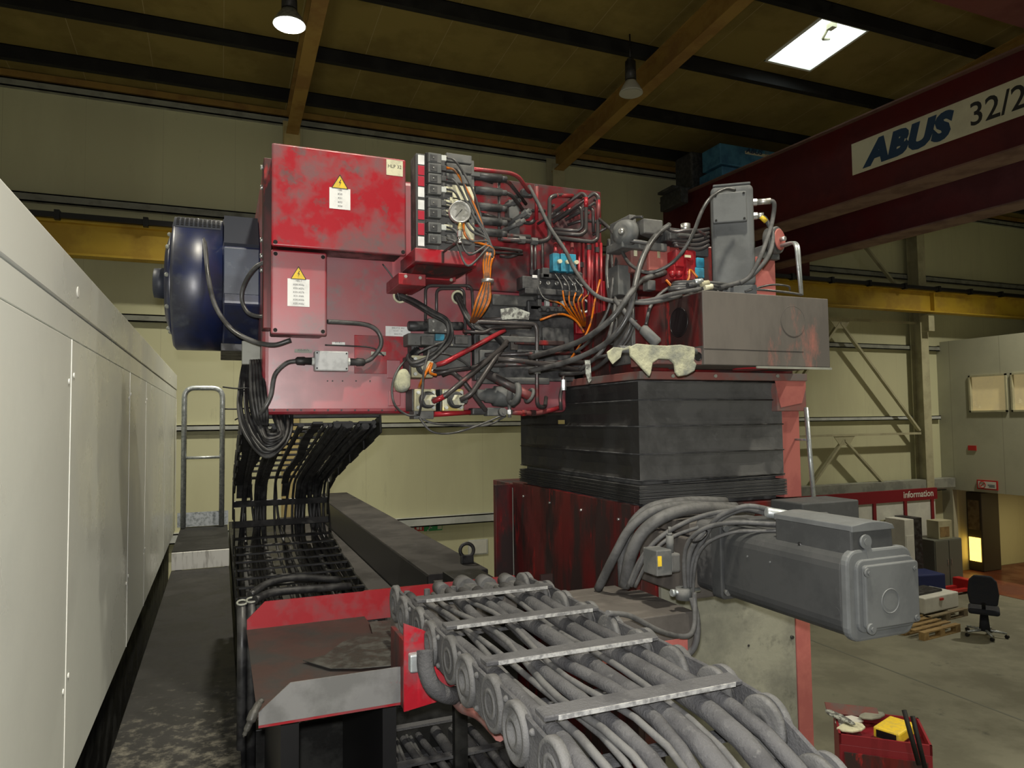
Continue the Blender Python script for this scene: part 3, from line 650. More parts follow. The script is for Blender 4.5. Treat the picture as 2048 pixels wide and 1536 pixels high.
MB().box(1.46, 1.725, 4.05, 4.88, 2.60, 2.94).build('case', 'black_grime', cb, .005)
MB().box(1.52, 1.70, 4.1, 4.85, 0, 2.6).build('foot', 'black_grime', cb)

# ================= energy chains =================
def path_pts(P, n): 
    # resample polyline at n+1 equal arc steps
    L = [0]
    for i in range(1, len(P)): L.append(L[-1]+(P[i]-P[i-1]).length)
    out = []
    for k in range(n+1):
        d = L[-1]*k/n; i = 1
        while i < len(P)-1 and L[i] < d: i += 1
        t = (d-L[i-1])/max(1e-6, L[i]-L[i-1]); out.append(P[i-1].lerp(P[i], t))
    return out
ch = thing('cable_carrier', 'dust grey cable carrier chain with round link joints curving down in front', 'cable carrier', (.97, 2.0, 2.3))
zU, zLo = 3.25, 2.42; rad = (zU-zLo)/2
cp_ = [V(0, 2.93-.1*i, zU) for i in range(15)]; yc = cp_[-1].y
cp_ += [V(0, yc-rad*1.12*math.sin(a), (zU+zLo)/2+rad*math.cos(a)) for a in [math.pi*k/12 for k in range(1, 13)]]
cp_ += [V(0, yc+.1*i, zLo) for i in range(1, 24)]
Lc = sum((cp_[i+1]-cp_[i]).length for i in range(len(cp_)-1)); pitch = .182; nl = int(Lc/pitch)
J = path_pts(cp_, nl)
XA, XB = .69, 1.255
for side, x in ((0, XA), (1, XB)):
    o_ = -1 if side == 0 else 1
    for i in range(nl):
        if i > nl-4 and side == 1: continue
        p, q = J[i], J[i+1]; d = (q-p).normalized(); n_ = V(0, -d.z, d.y); off = .012*(i % 2)
        b = MB(); poly = []
        hw = .062; m_ = 8
        for k in range(m_+1): an = math.pi*k/m_; poly.append(V(x+o_*off, 0, 0)+q+d*math.sin(an)*hw+n_*math.cos(an)*hw)
        for k in range(m_+1): an = math.pi*k/m_; poly.append(V(x+o_*off, 0, 0)+p-d*math.sin(an)*hw-n_*math.cos(an)*hw)
        b.prism(poly, V(o_*.012, 0, 0)); lk = b.build('link_plate', 'dust', ch, .003, 1)
        c0 = V(x+o_*(off+.012), 0, 0)+p
        MB().lathe(c0, V(o_, 0, 0), [(-.010, .074), (.008, .074), (.013, .069), (.013, .060), (.006, .056), (.006, .044), (.015, .039), (.015, .027), (.004, .024), (.004, .001)], 28).build('joint_ring', 'dust_light', lk)
        if side and i < 14: MB().lathe(V(x-.012, 0, 0)+p, V(-1, 0, 0), [(-.01, .074), (.004, .074), (.008, .068), (.004, .05), (.010, .04), (.010, .026), (.0, .022), (.0, .001)], 24).build('joint_ring', 'dust_light', lk)
        if i < 16:
            for s_ in (-1, 1): MB().sphere(V(x+o_*(off+.014), 0, 0)+(p+q)/2+n_*s_*.045, .009, 8).build('rivet', 'dust_light', lk)
for i in range(1, nl, 2):
    p, q = J[i], J[i+1] if i+1 <= nl else J[i]; d = (q-p).normalized() if (q-p).length else V(0, 1, 0); n_ = V(0, -d.z, d.y); n_ = -n_
    m = (p+q)/2-d*.02
    cbp = MB().obox(V((XA+XB)/2, 0, 0)+m+n_*.072, EX, d, n_, (XB-XA)/2+.0, .028, .007).build('crossbar', 'dust', ch, .003, 1)
    if i < 12: MB().obox(V((XA+XB)/2+.005, 0, 0)+m+n_*.072+d*.029, EX, d, n_, (XB-XA)/2-.03, .0015, .0055).build('worn_edge', 'dust_edge', cbp)
    MB().obox(V((XA+XB)/2, 0, 0)+m-n_*.072, EX, d, n_, (XB-XA)/2, .022, .006).build('inner_crossbar', 'dust', ch)
random.seed(11)
cables = [(.732, .022), (.785, .011), (.815, .009), (.845, .010), (.885, .019), (.925, .009), (.965, .018), (1.035, .027), (1.10, .010), (1.15, .027), (1.215, .020), (.905, .008)]
fine = path_pts(cp_, 46)
for x, r in cables:
    P = []; a1, a2 = random.uniform(0, 6), random.uniform(.6, 1.4); a3 = random.uniform(0, .035) if r < .018 else 0
    for i, p in enumerate(fine):
        d = (fine[min(i+1, 46)]-fine[max(i-1, 0)]).normalized(); n_ = V(0, d.z, -d.y)
        P.append(V(x+(.018 if r < .02 else .006)*math.sin(i*a2*.5+a1), 0, 0)+p+n_*(.042-r-a3+(.010 if r < .015 else .004)*math.sin(i*.7+a1)))
    MB().tube(P, r, 10).build('cable', 'dust' if r > .014 else 'hose_dusty', ch)

# chain anchor: cable clamps at its start, bracket plate, shackle hose
an = thing('carrier_anchor', 'dusty block of hose clamps with hex nuts where the grey carrier chain begins', 'bracket', (1.0, 3.1, 2.9))
MB().box(.70, 1.27, 3.05, 3.15, 3.06, 3.22).build('block', 'dusty_steel', an, .01)
for x, r in ((.92, .03), (1.03, .045), (1.13, .04), (1.24, .035)):
    MB().cyl((x, 3.045, 3.24), (x, 2.93, 3.245), r*.9, n=6, sm=False).cyl((x, 3.14, 3.25), (x, 3.05, 3.25), r).build('cable_gland', 'dust_light', an)
for x in (.76, .85, .97): MB().cyl((x, 3.08, 3.22), (x, 3.08, 3.26), .014, n=6, sm=False).build('bolt', 'dust_light', an)
MB().box(.98, 1.04, 3.10, 3.14, 2.28, 3.06).build('leg', 'black_grime', an)
bp = thing('red_bracket', 'red bracket plate hanging below the left side of the grey carrier chain', 'bracket', (.7, 2.4, 3.0))
pl = [A(808, 1248, 2.4), A(808, 1424, 2.4), A(912, 1392, 2.4), A(905, 1330, 2.4), A(850, 1262, 2.4)]
MB().prism(pl, (0, .012, 0)).build('plate', 'red', bp)
MB().box(.585, .6, 2.41, 2.62, 3.02, 3.25).build('side_web', 'red_dark', bp)
q = A(829, 1322, 2.38); MB().box(q.x-.022, q.x+.022, 2.35, 2.385, q.z-.03, q.z+.03).build('clamp_nut', 'galvanised', bp, .006)
q2 = A(862, 1325, 2.33); MB().cyl(q, q2, .012).build('clamp_bolt', 'galvanised', bp)
hose('drooping_hose', [A(850, 1300, 2.3), A(852, 1340, 2.28), A(868, 1375, 2.27), A(898, 1392, 2.3), A(920, 1385, 2.4)], .028, 'dust', 'thick dark hose drooping in a hook shape beside the red bracket plate')
hose('rusty_hose', [A(905, 1392, 2.45), A(925, 1415, 2.3), A(960, 1430, 2.15), A(1000, 1470, 1.9)], .018, 'red_dusty', 'rust coloured hose running under the left edge of the grey chain')

# red tray
ty = thing('red_tray', 'red sheet steel cable tray with raised flanges crossing left of the chain', 'tray', (.35, 3.0, 3.05))
ZT = 3.05
MB().box(.12, .66, 2.478, 3.54, ZT-.006, ZT).build('floor_plate', 'tray_floor', ty)
MB().prism([(.122, 3.54, ZT-.006), (.66, 3.54, ZT-.006), (.66, 3.54, ZT+.12), (.20, 3.54, ZT+.12), (.122, 3.54, ZT+.045)], (0, .006, 0)).build('far_flange', 'red_clean', ty)
MB().prism([(.122, 2.47, ZT-.02), (.655, 2.47, ZT-.02), (.655, 2.47, ZT+.10), (.22, 2.47, ZT+.10), (.122, 2.47, ZT+.02)], (0, .006, 0)).build('near_flange', 'near_flange', ty)
MB().box(.122, .66, 2.474, 2.48, ZT-.03, ZT-.006).build('red_lip', 'red_clean', ty)
MB().box(.66, 1.46, 3.54, 3.56, ZT-.02, ZT+.12).build('extension', 'red_clean', ty)
MB().box(.2, .26, 2.6, 3.5, 2.28, ZT-.006).box(.55, .6, 2.6, 3.5, 2.28, ZT-.006).build('support', 'black', ty)
q = A(1102, 1165, 3.5); MB().box(q.x-.05, q.x+.02, 3.52, 3.54, q.z-.1, q.z+.04).build('end_plate', 'red_dark', ty)
P = [A(u, v, y) for u, v, y in ((700, 1300, 3.1), (690, 1290, 3.2), (745, 1265, 3.2), (730, 1245, 3.4), (790, 1238, 3.45), (806, 1300, 3.0), (800, 1330, 2.75), (650, 1338, 2.7), (640, 1320, 2.85), (610, 1322, 2.9), (615, 1312, 3.0))]
P = [AZ(u, v, ZT+.01) for u, v in ((606, 1322), (650, 1312), (685, 1285), (745, 1268), (738, 1245), (800, 1240), (806, 1330), (720, 1338), (660, 1338))]
film = tag(MB().prism(P, (0, 0, .004)).build('plastic_film', 'film', None, .001), 'crumpled dark plastic film lying in the red tray', 'film')
hose('torn_strip', [A(524, 1400, 2.468), A(517, 1408, 2.455), A(508, 1425, 2.43), A(500, 1445, 2.42), A(492, 1462, 2.42), A(487, 1474, 2.42)], [.009]*6+[.012]*6+[.015]*6+[.010]*6+[.007]*5+[.003]*2, 'film', 'torn grey strip hanging from the left corner of the red tray', 'strip')
# pipes at left edge of bed
pp = thing('bed_pipes', 'pair of dark vertical hoses with end caps at the left end of the red tray', 'pipe', (.12, 3.0, 2.3))
for u, v in ((484, 1205), (503, 1200)):
    q = A(u, v, 3.62); MB().tube([q, q+V(0, -.02, -.3), (q.x, 3.575, 2.3)], .022, 10).build('pipe', 'black_rubber', pp)
    MB().ring(q+EZ*.0, (0, -.3, 1), .022, .005, 16, 6).build('cap_ring', 'rail_steel', pp)

# rear black cable carrier
rc = thing('rear_cable_carrier', 'black cable carrier looping down behind the red headstock onto the bed', 'cable carrier', (.45, 5, 2.9))
yz = [(3.80, 3.985), (4.4, 3.86), (5.0, 3.73), (5.5, 3.61), (5.74, 3.53), (5.82, 3.42), (5.84, 3.28), (5.78, 3.16), (5.58, 3.09), (5.0, 3.03), (4.3, 2.98), (3.72, 2.94)]
cpr = catmull([V(0, y, z) for y, z in yz], 8)
XC, XD = .09, .80
fr_ = path_pts(cpr, 36)
st_ = path_pts(cpr, 23)
for i in range(24):
    p = st_[i]; d = (st_[min(i+1, 23)]-st_[max(i-1, 0)]).normalized(); n_ = V(0, -d.z, d.y)
    vert = abs(d.z) > .6
    for s_ in ((1,) if d.y > .6 else (-1,)):
        MB().obox(V((XC+XD)/2, 0, 0)+p+n_*s_*.045, EX, d, n_, (XD-XC)/2, .012 if not vert else .024, .006).build('crossbar', 'black_rubber', rc)
for x in (XC, XD-.012):
    for i in range(0, 36, 2):
        p, q = fr_[i], fr_[min(i+2, 36)]; d = (q-p).normalized(); n_ = V(0, -d.z, d.y)
        MB().obox(V(x+.006+(.008 if (i//2) % 2 else 0), 0, 0)+(p+q)/2, EX, d, n_, .006, (q-p).length/2+.02, .05).build('side_plate', 'black_grime', rc, .003, 1)
random.seed(21)
for k in range(26):
    x = random.choice([random.uniform(.13, .32), random.uniform(.56, .77), random.uniform(.13, .77)]); r = random.choice([.010, .014, .020]); ph = random.uniform(0, 6); am = random.uniform(.01, .05)
    x2 = min(.77, max(.13, x+random.uniform(-.15, .12)))
    P = []
    for i, p in enumerate(fr_):
        d = (fr_[min(i+1, 36)]-fr_[max(i-1, 0)]).normalized(); n_ = V(0, -d.z, d.y)
        t = i/36; sm = 1/(1+math.exp(-(t-.52)*22))
        P.append(V(x*(1-sm)+x2*sm, 0, 0)+p+n_*(random.uniform(-.004, .004)+(am-.03)*.6))
    MB().tube(P, r, 7).build('cable', 'black_rubber', rc)
for x, wd in ((.17, .11), (.30, .06), (.47, .05), (.60, .09), (.71, .08)):
    for i0, i1 in ((0, 17), (21, 36)):
        bb = MB()
        for i in range(i0, i1):
            p, q = fr_[i], fr_[i+1]; d = (q-p).normalized(); n_ = V(0, -d.z, d.y)
            bb.obox(V(x+.012*math.sin(i*.6+x*20), 0, 0)+(p+q)/2+n_*.012, EX, d, n_, wd/2, (q-p).length/2+.006, .006)
        bb.build('flat_cable', 'black_rubber', rc)
# hoses lying at its near end
for k, (pts, r, lb) in enumerate((([(500, 1190, 3.66), (540, 1165, 3.75), (600, 1155, 3.8), (680, 1160, 3.85)], .018, 'upper of two black hoses lying on the near end of the black carrier'),
                       ([(510, 1200, 3.60), (545, 1185, 3.68), (620, 1178, 3.72), (700, 1172, 3.8)], .020, 'lower of two black hoses lying on the near end of the black carrier'))):
    hose('black_hose', [A(*q) for q in pts], r, 'black_rubber', lb)
# hanging loops of cable at the headstock corner
hb_ = thing('cable_bundle', 'hanging bundle of thick black cables looped below the lower left headstock corner', 'cable bundle', (.2, 3.8, 3.7))
random.seed(9)
for k in range(11):
    j = k*4.0; jj = random.uniform(-3, 3); dy = random.uniform(-.05, .05)
    pts = [(492+j*.5, 705, 3.98), (482+j*.7, 755, 3.9), (477+j*1.0+jj, 815, 3.80+dy), (490+j*1.1, 868-j*.25, 3.72+dy), (532+j*.15+jj, 914-j*1.15, 3.66+dy), (572-j*.35, 885-j*.5, 3.68+dy), (584-j*.9+jj, 845-j*.2, 3.76+dy), (578-j*1.0, 800, 3.9)]
    MB().tube(catmull([A(*q) for q in pts], 6), .0085, 7).build('cable', 'black_rubber', hb_)
for k in range(5):
    pts = [(502+k*5, 720, 3.72+.02*k), (502+k*7, 780, 3.68), (510+k*6, 830, 3.66), (518+k*4, 850, 3.7)]
    MB().tube(catmull([A(*q) for q in pts], 5), .0085, 7).build('cable', 'black_rubber', hb_)
for k, (v, u0_, u1_) in enumerate(((774, 446, 500), (818, 450, 505), (830, 470, 520))):
    MB().tube(catmull([A(u0_, v+(10 if k == 2 else 0), 3.9), A((u0_+u1_)/2, v+3-k*3, 3.85), A(u1_, v+2-k*5, 3.8)], 4), .004, 5).build('tie', 'black', hb_)
# ================= RED HEADSTOCK =================
YM = 3.7
hd = thing('headstock', 'large red machine headstock body covered with grey dust and hydraulics', 'machine head', (1.0, 4.1, 4.04))
MB().box(.19, 1.87, YM, 4.75, 4.04, 5.30).build('housing', 'red_body', hd, .03, 3)
b = MB(); b.box(1.875, 2.12, YM+.01, 4.4, 4.30, 5.33); b.build('right_plate', 'red_oily', hd, .006)
b = MB(); b.box(1.25, 2.10, YM-.03, YM-.001, 4.72, 5.36); b.build('pipe_plate', 'red_oily', hd, .005)
random.seed(2)
for u in range(548, 800, 27): q = A(u, 820+(u-548)*.003, YM); MB().cyl(q, q-EY*.004, .005, n=6).build('screw', 'ink', hd)
for u in (655, 665, 685, 712, 740): q = A(u, 762, YM); MB().cyl(q, q-EY*.003, .004, n=6).build('screw', 'ink', hd)
# hinged side rail with bolts at upper left
q = A(530, 325, 3.62); MB().box(.185, .222, 3.55, 3.68, 4.45, q.z).build('side_rail', 'red_dark', hd, .003)
for v in (335, 375, 480, 512, 540): q = A(525, v, 3.6); MB().cyl((.172, 3.6, q.z), (.186, 3.6, q.z), .012).build('bolt', 'steel', hd)
MB().box(.64, 1.0, YM-.008, YM-.001, 4.25, 4.45).build('red_patch_plate', 'red', hd, .002)
# mounting bosses at lower right of the clear face
for (u0_, v0, u1_, v1) in ((773, 720, 800, 757), (776, 782, 800, 812)):
    a, c = A(u0_, v0, YM), A(u1_, v1, YM); MB().box(a.x, c.x, YM-.012, YM-.001, c.z, a.z).build('pad', 'red_body', hd, .003)

def warn(parent, c, s, y):                       # lightning triangle
    c = Vector(c); P = [c+V(-s*.58, 0, -s*.5), c+V(s*.58, 0, -s*.5), c+V(0, 0, s*.5)]
    w0 = MB().prism([V(p.x, y, p.z) for p in P], (0, -.001, 0)).build('warning_triangle', 'yellow', parent)
    b = MB()
    for i in range(3):
        p, q = P[i], P[(i+1) % 3]; b.bar(V(p.x, y-.0015, p.z), V(q.x, y-.0015, q.z), .001, s*.05)
    z = [(.05, .22), (-.09, -.04), (.02, -.02), (-.04, -.3), (.10, .03), (-.0, .02), (.11, .22)]
    b.prism([V(c.x+a*s, y-.0012, c.z-s*.06+d*s) for a, d in z], (0, -.0006, 0)); b.build('symbol', 'ink', w0)
def label(parent, x0, x1, z0, z1, y, lines, m='white_label', tm='ink', hh=None, name='nameplate'):
    o = MB().box(x0, x1, y-.0012, y, z0, z1).build(name, m, parent)
    n = len(lines); H = (z1-z0)
    for i, l in enumerate(lines):
        zc = z1-H*(i+.62)/(n+.25)-0*H
        text('lettering', l, o, ((x0+x1)/2, y-.0013, zc-H*.02), EX, EZ, hh if hh else H*.5/(n+.3), tm, sx=.95)
    return o
# big terminal box
tb = thing('terminal_box', 'large red sheet metal terminal box with HLP 32 sticker, upper left', 'electrical box', (.53, 3.55, 4.82))
MB().box(.225, .845, 3.468, YM-.035, 4.84, 5.30).build('case', 'red_dark', tb, .006)
lid = MB().box(.2145, .855, 3.445, 3.466, 4.826, 5.315).build('lid', 'red', tb, .009, 3)
for x in (.232, .838):
    for z in (4.843,): MB().lathe((x, 3.444, z), -EY, [(0, .008), (.003, .0075)], 12).ring((x, 3.443, z), EY, .0085, .0015, 14, 5).build('screw', 'purlin', lid)
label(lid, A(773, 322, 3.44).x, A(806, 348, 3.44).x, A(790, 351, 3.44).z, A(790, 320, 3.44).z, 3.4445, ['HLP 32'], 'cream_label', hh=.017)
c = A(680, 378, 3.44)
a_, d_ = A(659, 379, 3.44), A(701, 416, 3.44)
label(lid, a_.x, d_.x, A(680, 418, 3.44).z, A(680, 376, 3.44).z, 3.4445, ['+B5', 'X50', 'X51', 'X52', 'X54'])
c = A(680, 363, 3.44); warn(lid, (c.x, 0, c.z), .066, 3.4435)
# small terminal box
sb = thing('terminal_box', 'smaller red terminal box with white nameplate marked +B5.1 under the big one', 'electrical box', (.345, 3.6, 4.42))
MB().box(.224, .468, 3.525, YM-.001, 4.425, 4.815).build('case', 'red_dark', sb, .008)
lid = MB().box(.217, .475, 3.50, 3.523, 4.418, 4.823).build('lid', 'red_body', sb, .010, 3)
for x in (.237, .456):
    for z in (4.437, 4.80): MB().ring((x, 3.4985, z), EY, .008, .0016, 14, 5).lathe((x, 3.4995, z), -EY, [(0, .007), (.0015, .0065)], 12).build('screw', 'purlin', lid)
a_, d_ = A(575, 556, 3.5), A(619, 612, 3.5)
label(lid, a_.x, d_.x, A(597, 613, 3.5).z, A(597, 558, 3.5).z, 3.4995, ['+B5.1', 'X30-X55a', 'X30-X57c', 'X30-X57b', 'X31-X4A', 'X34-X55b', 'X35-X55c'])
c = A(597, 546, 3.5); warn(lid, (c.x, 0, c.z), .06, 3.4985)
# grey junction box with glands
jb = thing('junction_box', 'small light grey junction box with black cable glands on both sides', 'junction box', A(664, 740, 3.66))
a_, d_ = A(630, 703, 3.62), A(697, 741, 3.62)
MB().box(a_.x, d_.x, 3.62, 3.69, A(664, 742, 3.62).z, A(664, 702, 3.62).z).build('case', 'box_grey', jb, .006)
jz = A(664, 722, 3.62).z
for x, s_ in ((a_.x, -1), (d_.x, 1)):
    MB().cyl((x, 3.655, jz), (x+s_*.012, 3.655, jz), .021, n=8, sm=False).build('gland_nut', 'light_steel', jb)
    MB().lathe((x+s_*.012, 3.655, jz), V(s_, 0, 0), [(0, .019), (.03, .018), (.035, .022), (.07, .020), (.078, .013)], 16).build('gland', 'black_rubber', jb)
for x in (a_.x+.01, d_.x-.01):
    for z in (A(664, 738, 3.62).z+.003, A(664, 706, 3.62).z-.001): MB().cyl((x, 3.6205, z), (x, 3.618, z), .004, n=8).build('screw', 'purlin', jb)
hose('grey_cable', [V(d_.x+.085, 3.655, jz), A(745, 715, 3.655), A(762, 690, 3.65), A(757, 665, 3.65), A(735, 650, 3.64), A(690, 645, 3.62), A(655, 643, 3.60)], .0115, 'hose', 'curved dark cable from right gland of the junction box up to the small terminal box', 'cable')
hose('grey_cable', [V(a_.x-.085, 3.655, jz), A(572, 727, 3.655), A(550, 750, 3.65), A(542, 790, 3.64), A(530, 815, 3.64), A(520, 828, 3.66)], .0115, 'hose', 'curved dark cable from left gland of the junction box down to the cable bundle', 'cable')
for nm, lb, u0_, v0, u1_, v1, ln, m in (('tag_plate', 'small engraved steel tag above the left gland of the junction box', 589, 698, 624, 706, ['X55-X57a'], 'rail_steel'),
                                 ('tag_plate', 'small white tag on the red face above the junction box', 664, 684, 690, 690, ['X1-K1'], 'white_label'),
                                 ('tag_plate', 'small steel tag right of the junction box cable loop', 742, 703, 772, 711, ['X30-B'], 'rail_steel')):
    a_, d_ = A(u0_, v0, YM-.008), A(u1_, v1, YM-.008); t = thing(nm, lb, 'tag', ((a_.x+d_.x)/2, YM-.009, d_.z)); label(t, a_.x, d_.x, d_.z, a_.z, YM-.0085, ln, m, hh=.010, name='plate')
a_, d_ = A(771, 652, YM-.004), A(821, 692, YM-.004); t = thing('data_plate', 'bent white data plate with handwritten lines beside the lower valve', 'tag', (a_.x, YM-.01, d_.z))
label(t, a_.x, d_.x, d_.z, a_.z, YM-.004, ['EA2-Y7.5  EA3', 'Y2 Y7    Y1', 'EA3-Y7.1', 'Y4 Y7', 'EA3-Y6-Y7', 'R2.05'], name='plate')
# cables at left
hose('grey_cable', [A(540, 520, 3.56), A(510, 535, 3.6), A(488, 570, 3.68), A(484, 600, 3.70), A(496, 625, 3.68), A(520, 633, 3.64), A(538, 630, 3.6)], .010, 'hose', 'short cable looping out from the small terminal box in front of the blue motor', 'cable')
hose('grey_cable', [A(395, 440, 4.25), A(408, 480, 4.02), A(416, 550, 3.90), A(430, 610, 3.88), A(460, 655, 3.80), A(500, 680, 3.66), A(545, 690, 3.60), A(582, 680, 3.58)], .012, 'hose', 'long cable running from the top of the blue motor down under the small terminal box', 'cable')
hose('thin_wire', [A(765, 528, 3.66), A(785, 555, 3.66), A(795, 585, 3.66), A(800, 602, 3.67)], .004, 'hose', 'thin wire running down from the big terminal box to the upper cable hole', 'cable')
hose('thin_wire', [A(650, 690, 3.688), A(700, 692, 3.688), A(745, 696, 3.688), A(768, 712, 3.688)], .004, 'ink', 'thin dark wire lying along the red face above the junction box', 'cable')

# blue spindle motor
mo = thing('spindle_motor', 'big dark blue cylindrical motor sticking out left of the red headstock', 'motor', (0, 4.32, 4.4))
mc = V(0, 4.32, 4.775)
MB().lathe(mc+EX*-.245, EX, [(0, .30), (.004, .345), (.02, .365), (.25, .365)], 48).build('drum', 'blue_paint', mo)
b = MB()
poly = []
for an in range(8): 
    t = math.pi/8+an*math.pi/4; poly.append(mc+V(.0051, math.cos(t)*.385, math.sin(t)*.385))
b.prism(poly, V(.19, 0, 0)); b.build('body', 'blue_paint', mo, .012)
t0 = [math.pi/8+k*math.pi/4 for k in range(8)]
MB().box(.012, .185, 4.32-.366, 4.32-.3565, 4.775-.10, 4.775+.145).build('side_panel', 'blue_panel', mo, .003)
b = MB(); b.prism([mc+V(.012, -.34, .15), mc+V(.185, -.34, .15), mc+V(.185, -.15, .345), mc+V(.012, -.15, .345)], V(0, -.02, .02)); b.build('upper_panel', 'blue_grille', mo)
gr = MB().lathe(mc+EX*-.235, EX, [(0, .368), (.232, .368)], 4)
# perforated grille as an arc strip with slots
b = MB()
for i in range(9):
    a0_ = math.pi*.60+i*.045
    for k in range(10):
        x = -.225+k*.022; cc = mc+V(x+.007*(i % 2), math.cos(a0_)*-.0, 0)
        an = math.pi*.5+.28+i*.055; r_ = .3665; p = mc+V(x+.01, math.cos(an)*r_, math.sin(an)*r_); nrm = V(0, math.cos(an), math.sin(an)); tg = V(0, -nrm.z, nrm.y)
        b.obox(p, EX, tg, nrm, .007, .004, .002)
b.build('grille_slots', 'black', mo)
b = MB()
n = 12
for i in range(n):
    a1_ = math.pi*.5+.24+i*.52/n*1.05; a2_ = math.pi*.5+.24+(i+1)*.52/n*1.05
    P = [mc+V(x, math.cos(t)*.3660, math.sin(t)*.3660) for x, t in ((-.235, a1_), (-.003, a1_), (-.003, a2_), (-.235, a2_))]
    b.add(P, [(0, 1, 2, 3)], True)
b.build('grille', 'blue_grille', mo)
MB().lathe(mc+EX*-.245, -EX, [(0, .30), (.02, .25), (.035, .20), (.04, .10)], 40).build('end_bell', 'blue_paint', mo)
MB().lathe(mc+EX*-.285, -EX, [(0, .085), (.055, .08), (.06, .06)], 28).build('shaft_stub', 'blue_grille', mo)
for k in range(10): an = 2*math.pi*k/10; MB().sphere(mc+V(-.262, math.cos(an)*.27, math.sin(an)*.27), .012, 8).build('bolt', 'rail_steel', mo)
MB().box(.0, .19, 4.0, 4.6, 4.38, 4.42).build('mount', 'black_rubber', mo, .003)
MB().box(.10, .189, 3.85, 3.9, 4.30, 4.42).build('bracket', 'rail_steel', mo, .003)

# ---------------- valve rack with plugs and gauge ----------------
vr = thing('valve_rack', 'tall rack of black solenoid valves with red and white label column', 'valve rack', (1.0, 3.45, 4.78))
YR = 3.30
a_, d_ = A(831, 310, YR), A(955, 545, YR)
def bx(u0_, v0, u1_, v1, y0, y1, m, par, name, bev=.002):
    a, c = A(u0_, v0, y0), A(u1_, v1, y0); a2, c2 = A(u1_, v0, y0), A(u0_, v1, y0)
    return MB().box(a.x if abs(a.x-c2.x) < 1 else a.x, c.x, y0, y1, (c.z+c2.z)/2, (a.z+a2.z)/2).build(name, m, par, bev)
bx(832, 314, 950, 502, YR+.03, YR+.14, 'valve_grey', vr, 'backplate')
bx(831, 309, 853, 500, YR, YR+.03, 'seam', vr, 'label_rail')
base = bx(830, 500, 953, 527, YR-.02, YR+.28, 'red', vr, 'manifold_base', .004)
bx(883, 503, 888, 526, YR-.022, YR-.02, 'red_dark', vr, 'seam')
for (v0, v1, m) in ((310, 329, 'white_label'), (331, 350, 'label_red'), (352, 372, 'label_red'), (374, 394, 'white_label'), (400, 419, 'white_label'), (421, 439, 'label_red'), (446, 470, 'label_red'), (473, 492, 'white_label')):
    bx(836, v0, 849, v1, YR-.003, YR, m, vr, 'label')
plug_v = (306, 326, 347, 369, 396, 416, 445, 468)
for k, v0 in enumerate(plug_v):
    pg = bx(857, v0, 883, v0+19, YR-.035, YR+.0, 'cast_grey', vr, 'solenoid_plug', .003)
    bx(861, v0+3, 875, v0+16, YR-.040, YR-.035, 'valve_black', pg, 'cap', .001)
    q = A(867, v0+9, YR-.040); MB().cyl(q, q-EY*.003, .0035, n=8).build('screw', 'steel', pg)
    bx(883, v0+4, 893, v0+15, YR-.025, YR-.005, 'valve_black' if k not in (0, 3, 6) else 'light_steel', pg, 'cable_gland', .002)
    bx(851, v0-1, 857, v0+20, YR-.012, YR+.0, 'black', pg, 'gasket', .001)
    bx(893, v0+2, 944, v0+19, YR+.002, YR+.05, 'valve_grey' if k % 2 else 'cast_grey', vr, 'valve_body', .004)
    if k in (3, 4, 5, 6): bx(888, v0+4, 905, v0+14, YR-.01, YR+.002, 'cream_label', vr, 'data_plate', .001)
    bx(885, v0+6, 895, v0+12, YR-.003, YR+.01, 'label_red' if k in (1, 2, 5, 6) else 'brass', vr, 'tag', .001)
for (u0_, v0, u1_, v1) in ((905, 372, 948, 400), (920, 445, 948, 478), (900, 395, 920, 412)): bx(u0_, v0, u1_, v1, YR-.004, YR+.001, 'cream_label', vr, 'data_plate', .001)
for v0 in (352, 380, 412, 440, 462):
    q = A(948, v0, YR+.06); q2 = A(1002, v0+5, YR+.06); MB().cyl(q, q2, .021).cyl(q2, q2+EX*.03, .015).build('solenoid', 'valve_black', vr)
bx(905, 342, 960, 350, YR+.02, YR+.1, 'cast_grey', vr, 'cover')
b = MB(); P = [A(795, 552, 3.42), A(850, 560, 3.42), A(850, 576, 3.42), A(795, 570, 3.42)]
brk = MB(); a_, c_ = A(797, 545, 3.42), A(852, 572, 3.42); brk.box(a_.x, c_.x, 3.42, YM-.001, c_.z, a_.z); brk.build('foot_bracket', 'red_clean', vr, .004)
a_, c_ = A(852, 548, 3.5), A(912, 562, 3.5); MB().box(a_.x, c_.x, 3.5, YM-.001, c_.z, a_.z).build('foot_bracket', 'red_clean', vr, .004)
a_, c_ = A(835, 527, YR), A(950, 545, YR); MB().prism([V(a_.x, YR+.02, a_.z-.001), V(c_.x, YR+.02, a_.z-.001), V(c_.x-.08, YR+.10, c_.z), V(a_.x, YR+.10, c_.z)], (0, .26, 0)).build('underside', 'red_dark', vr)
for u, v in ((811, 553), (840, 556), (902, 560)): q = A(u, v, 3.41); MB().cyl(q, q-EY*.006, .009, n=6).build('bolt', 'steel', vr)
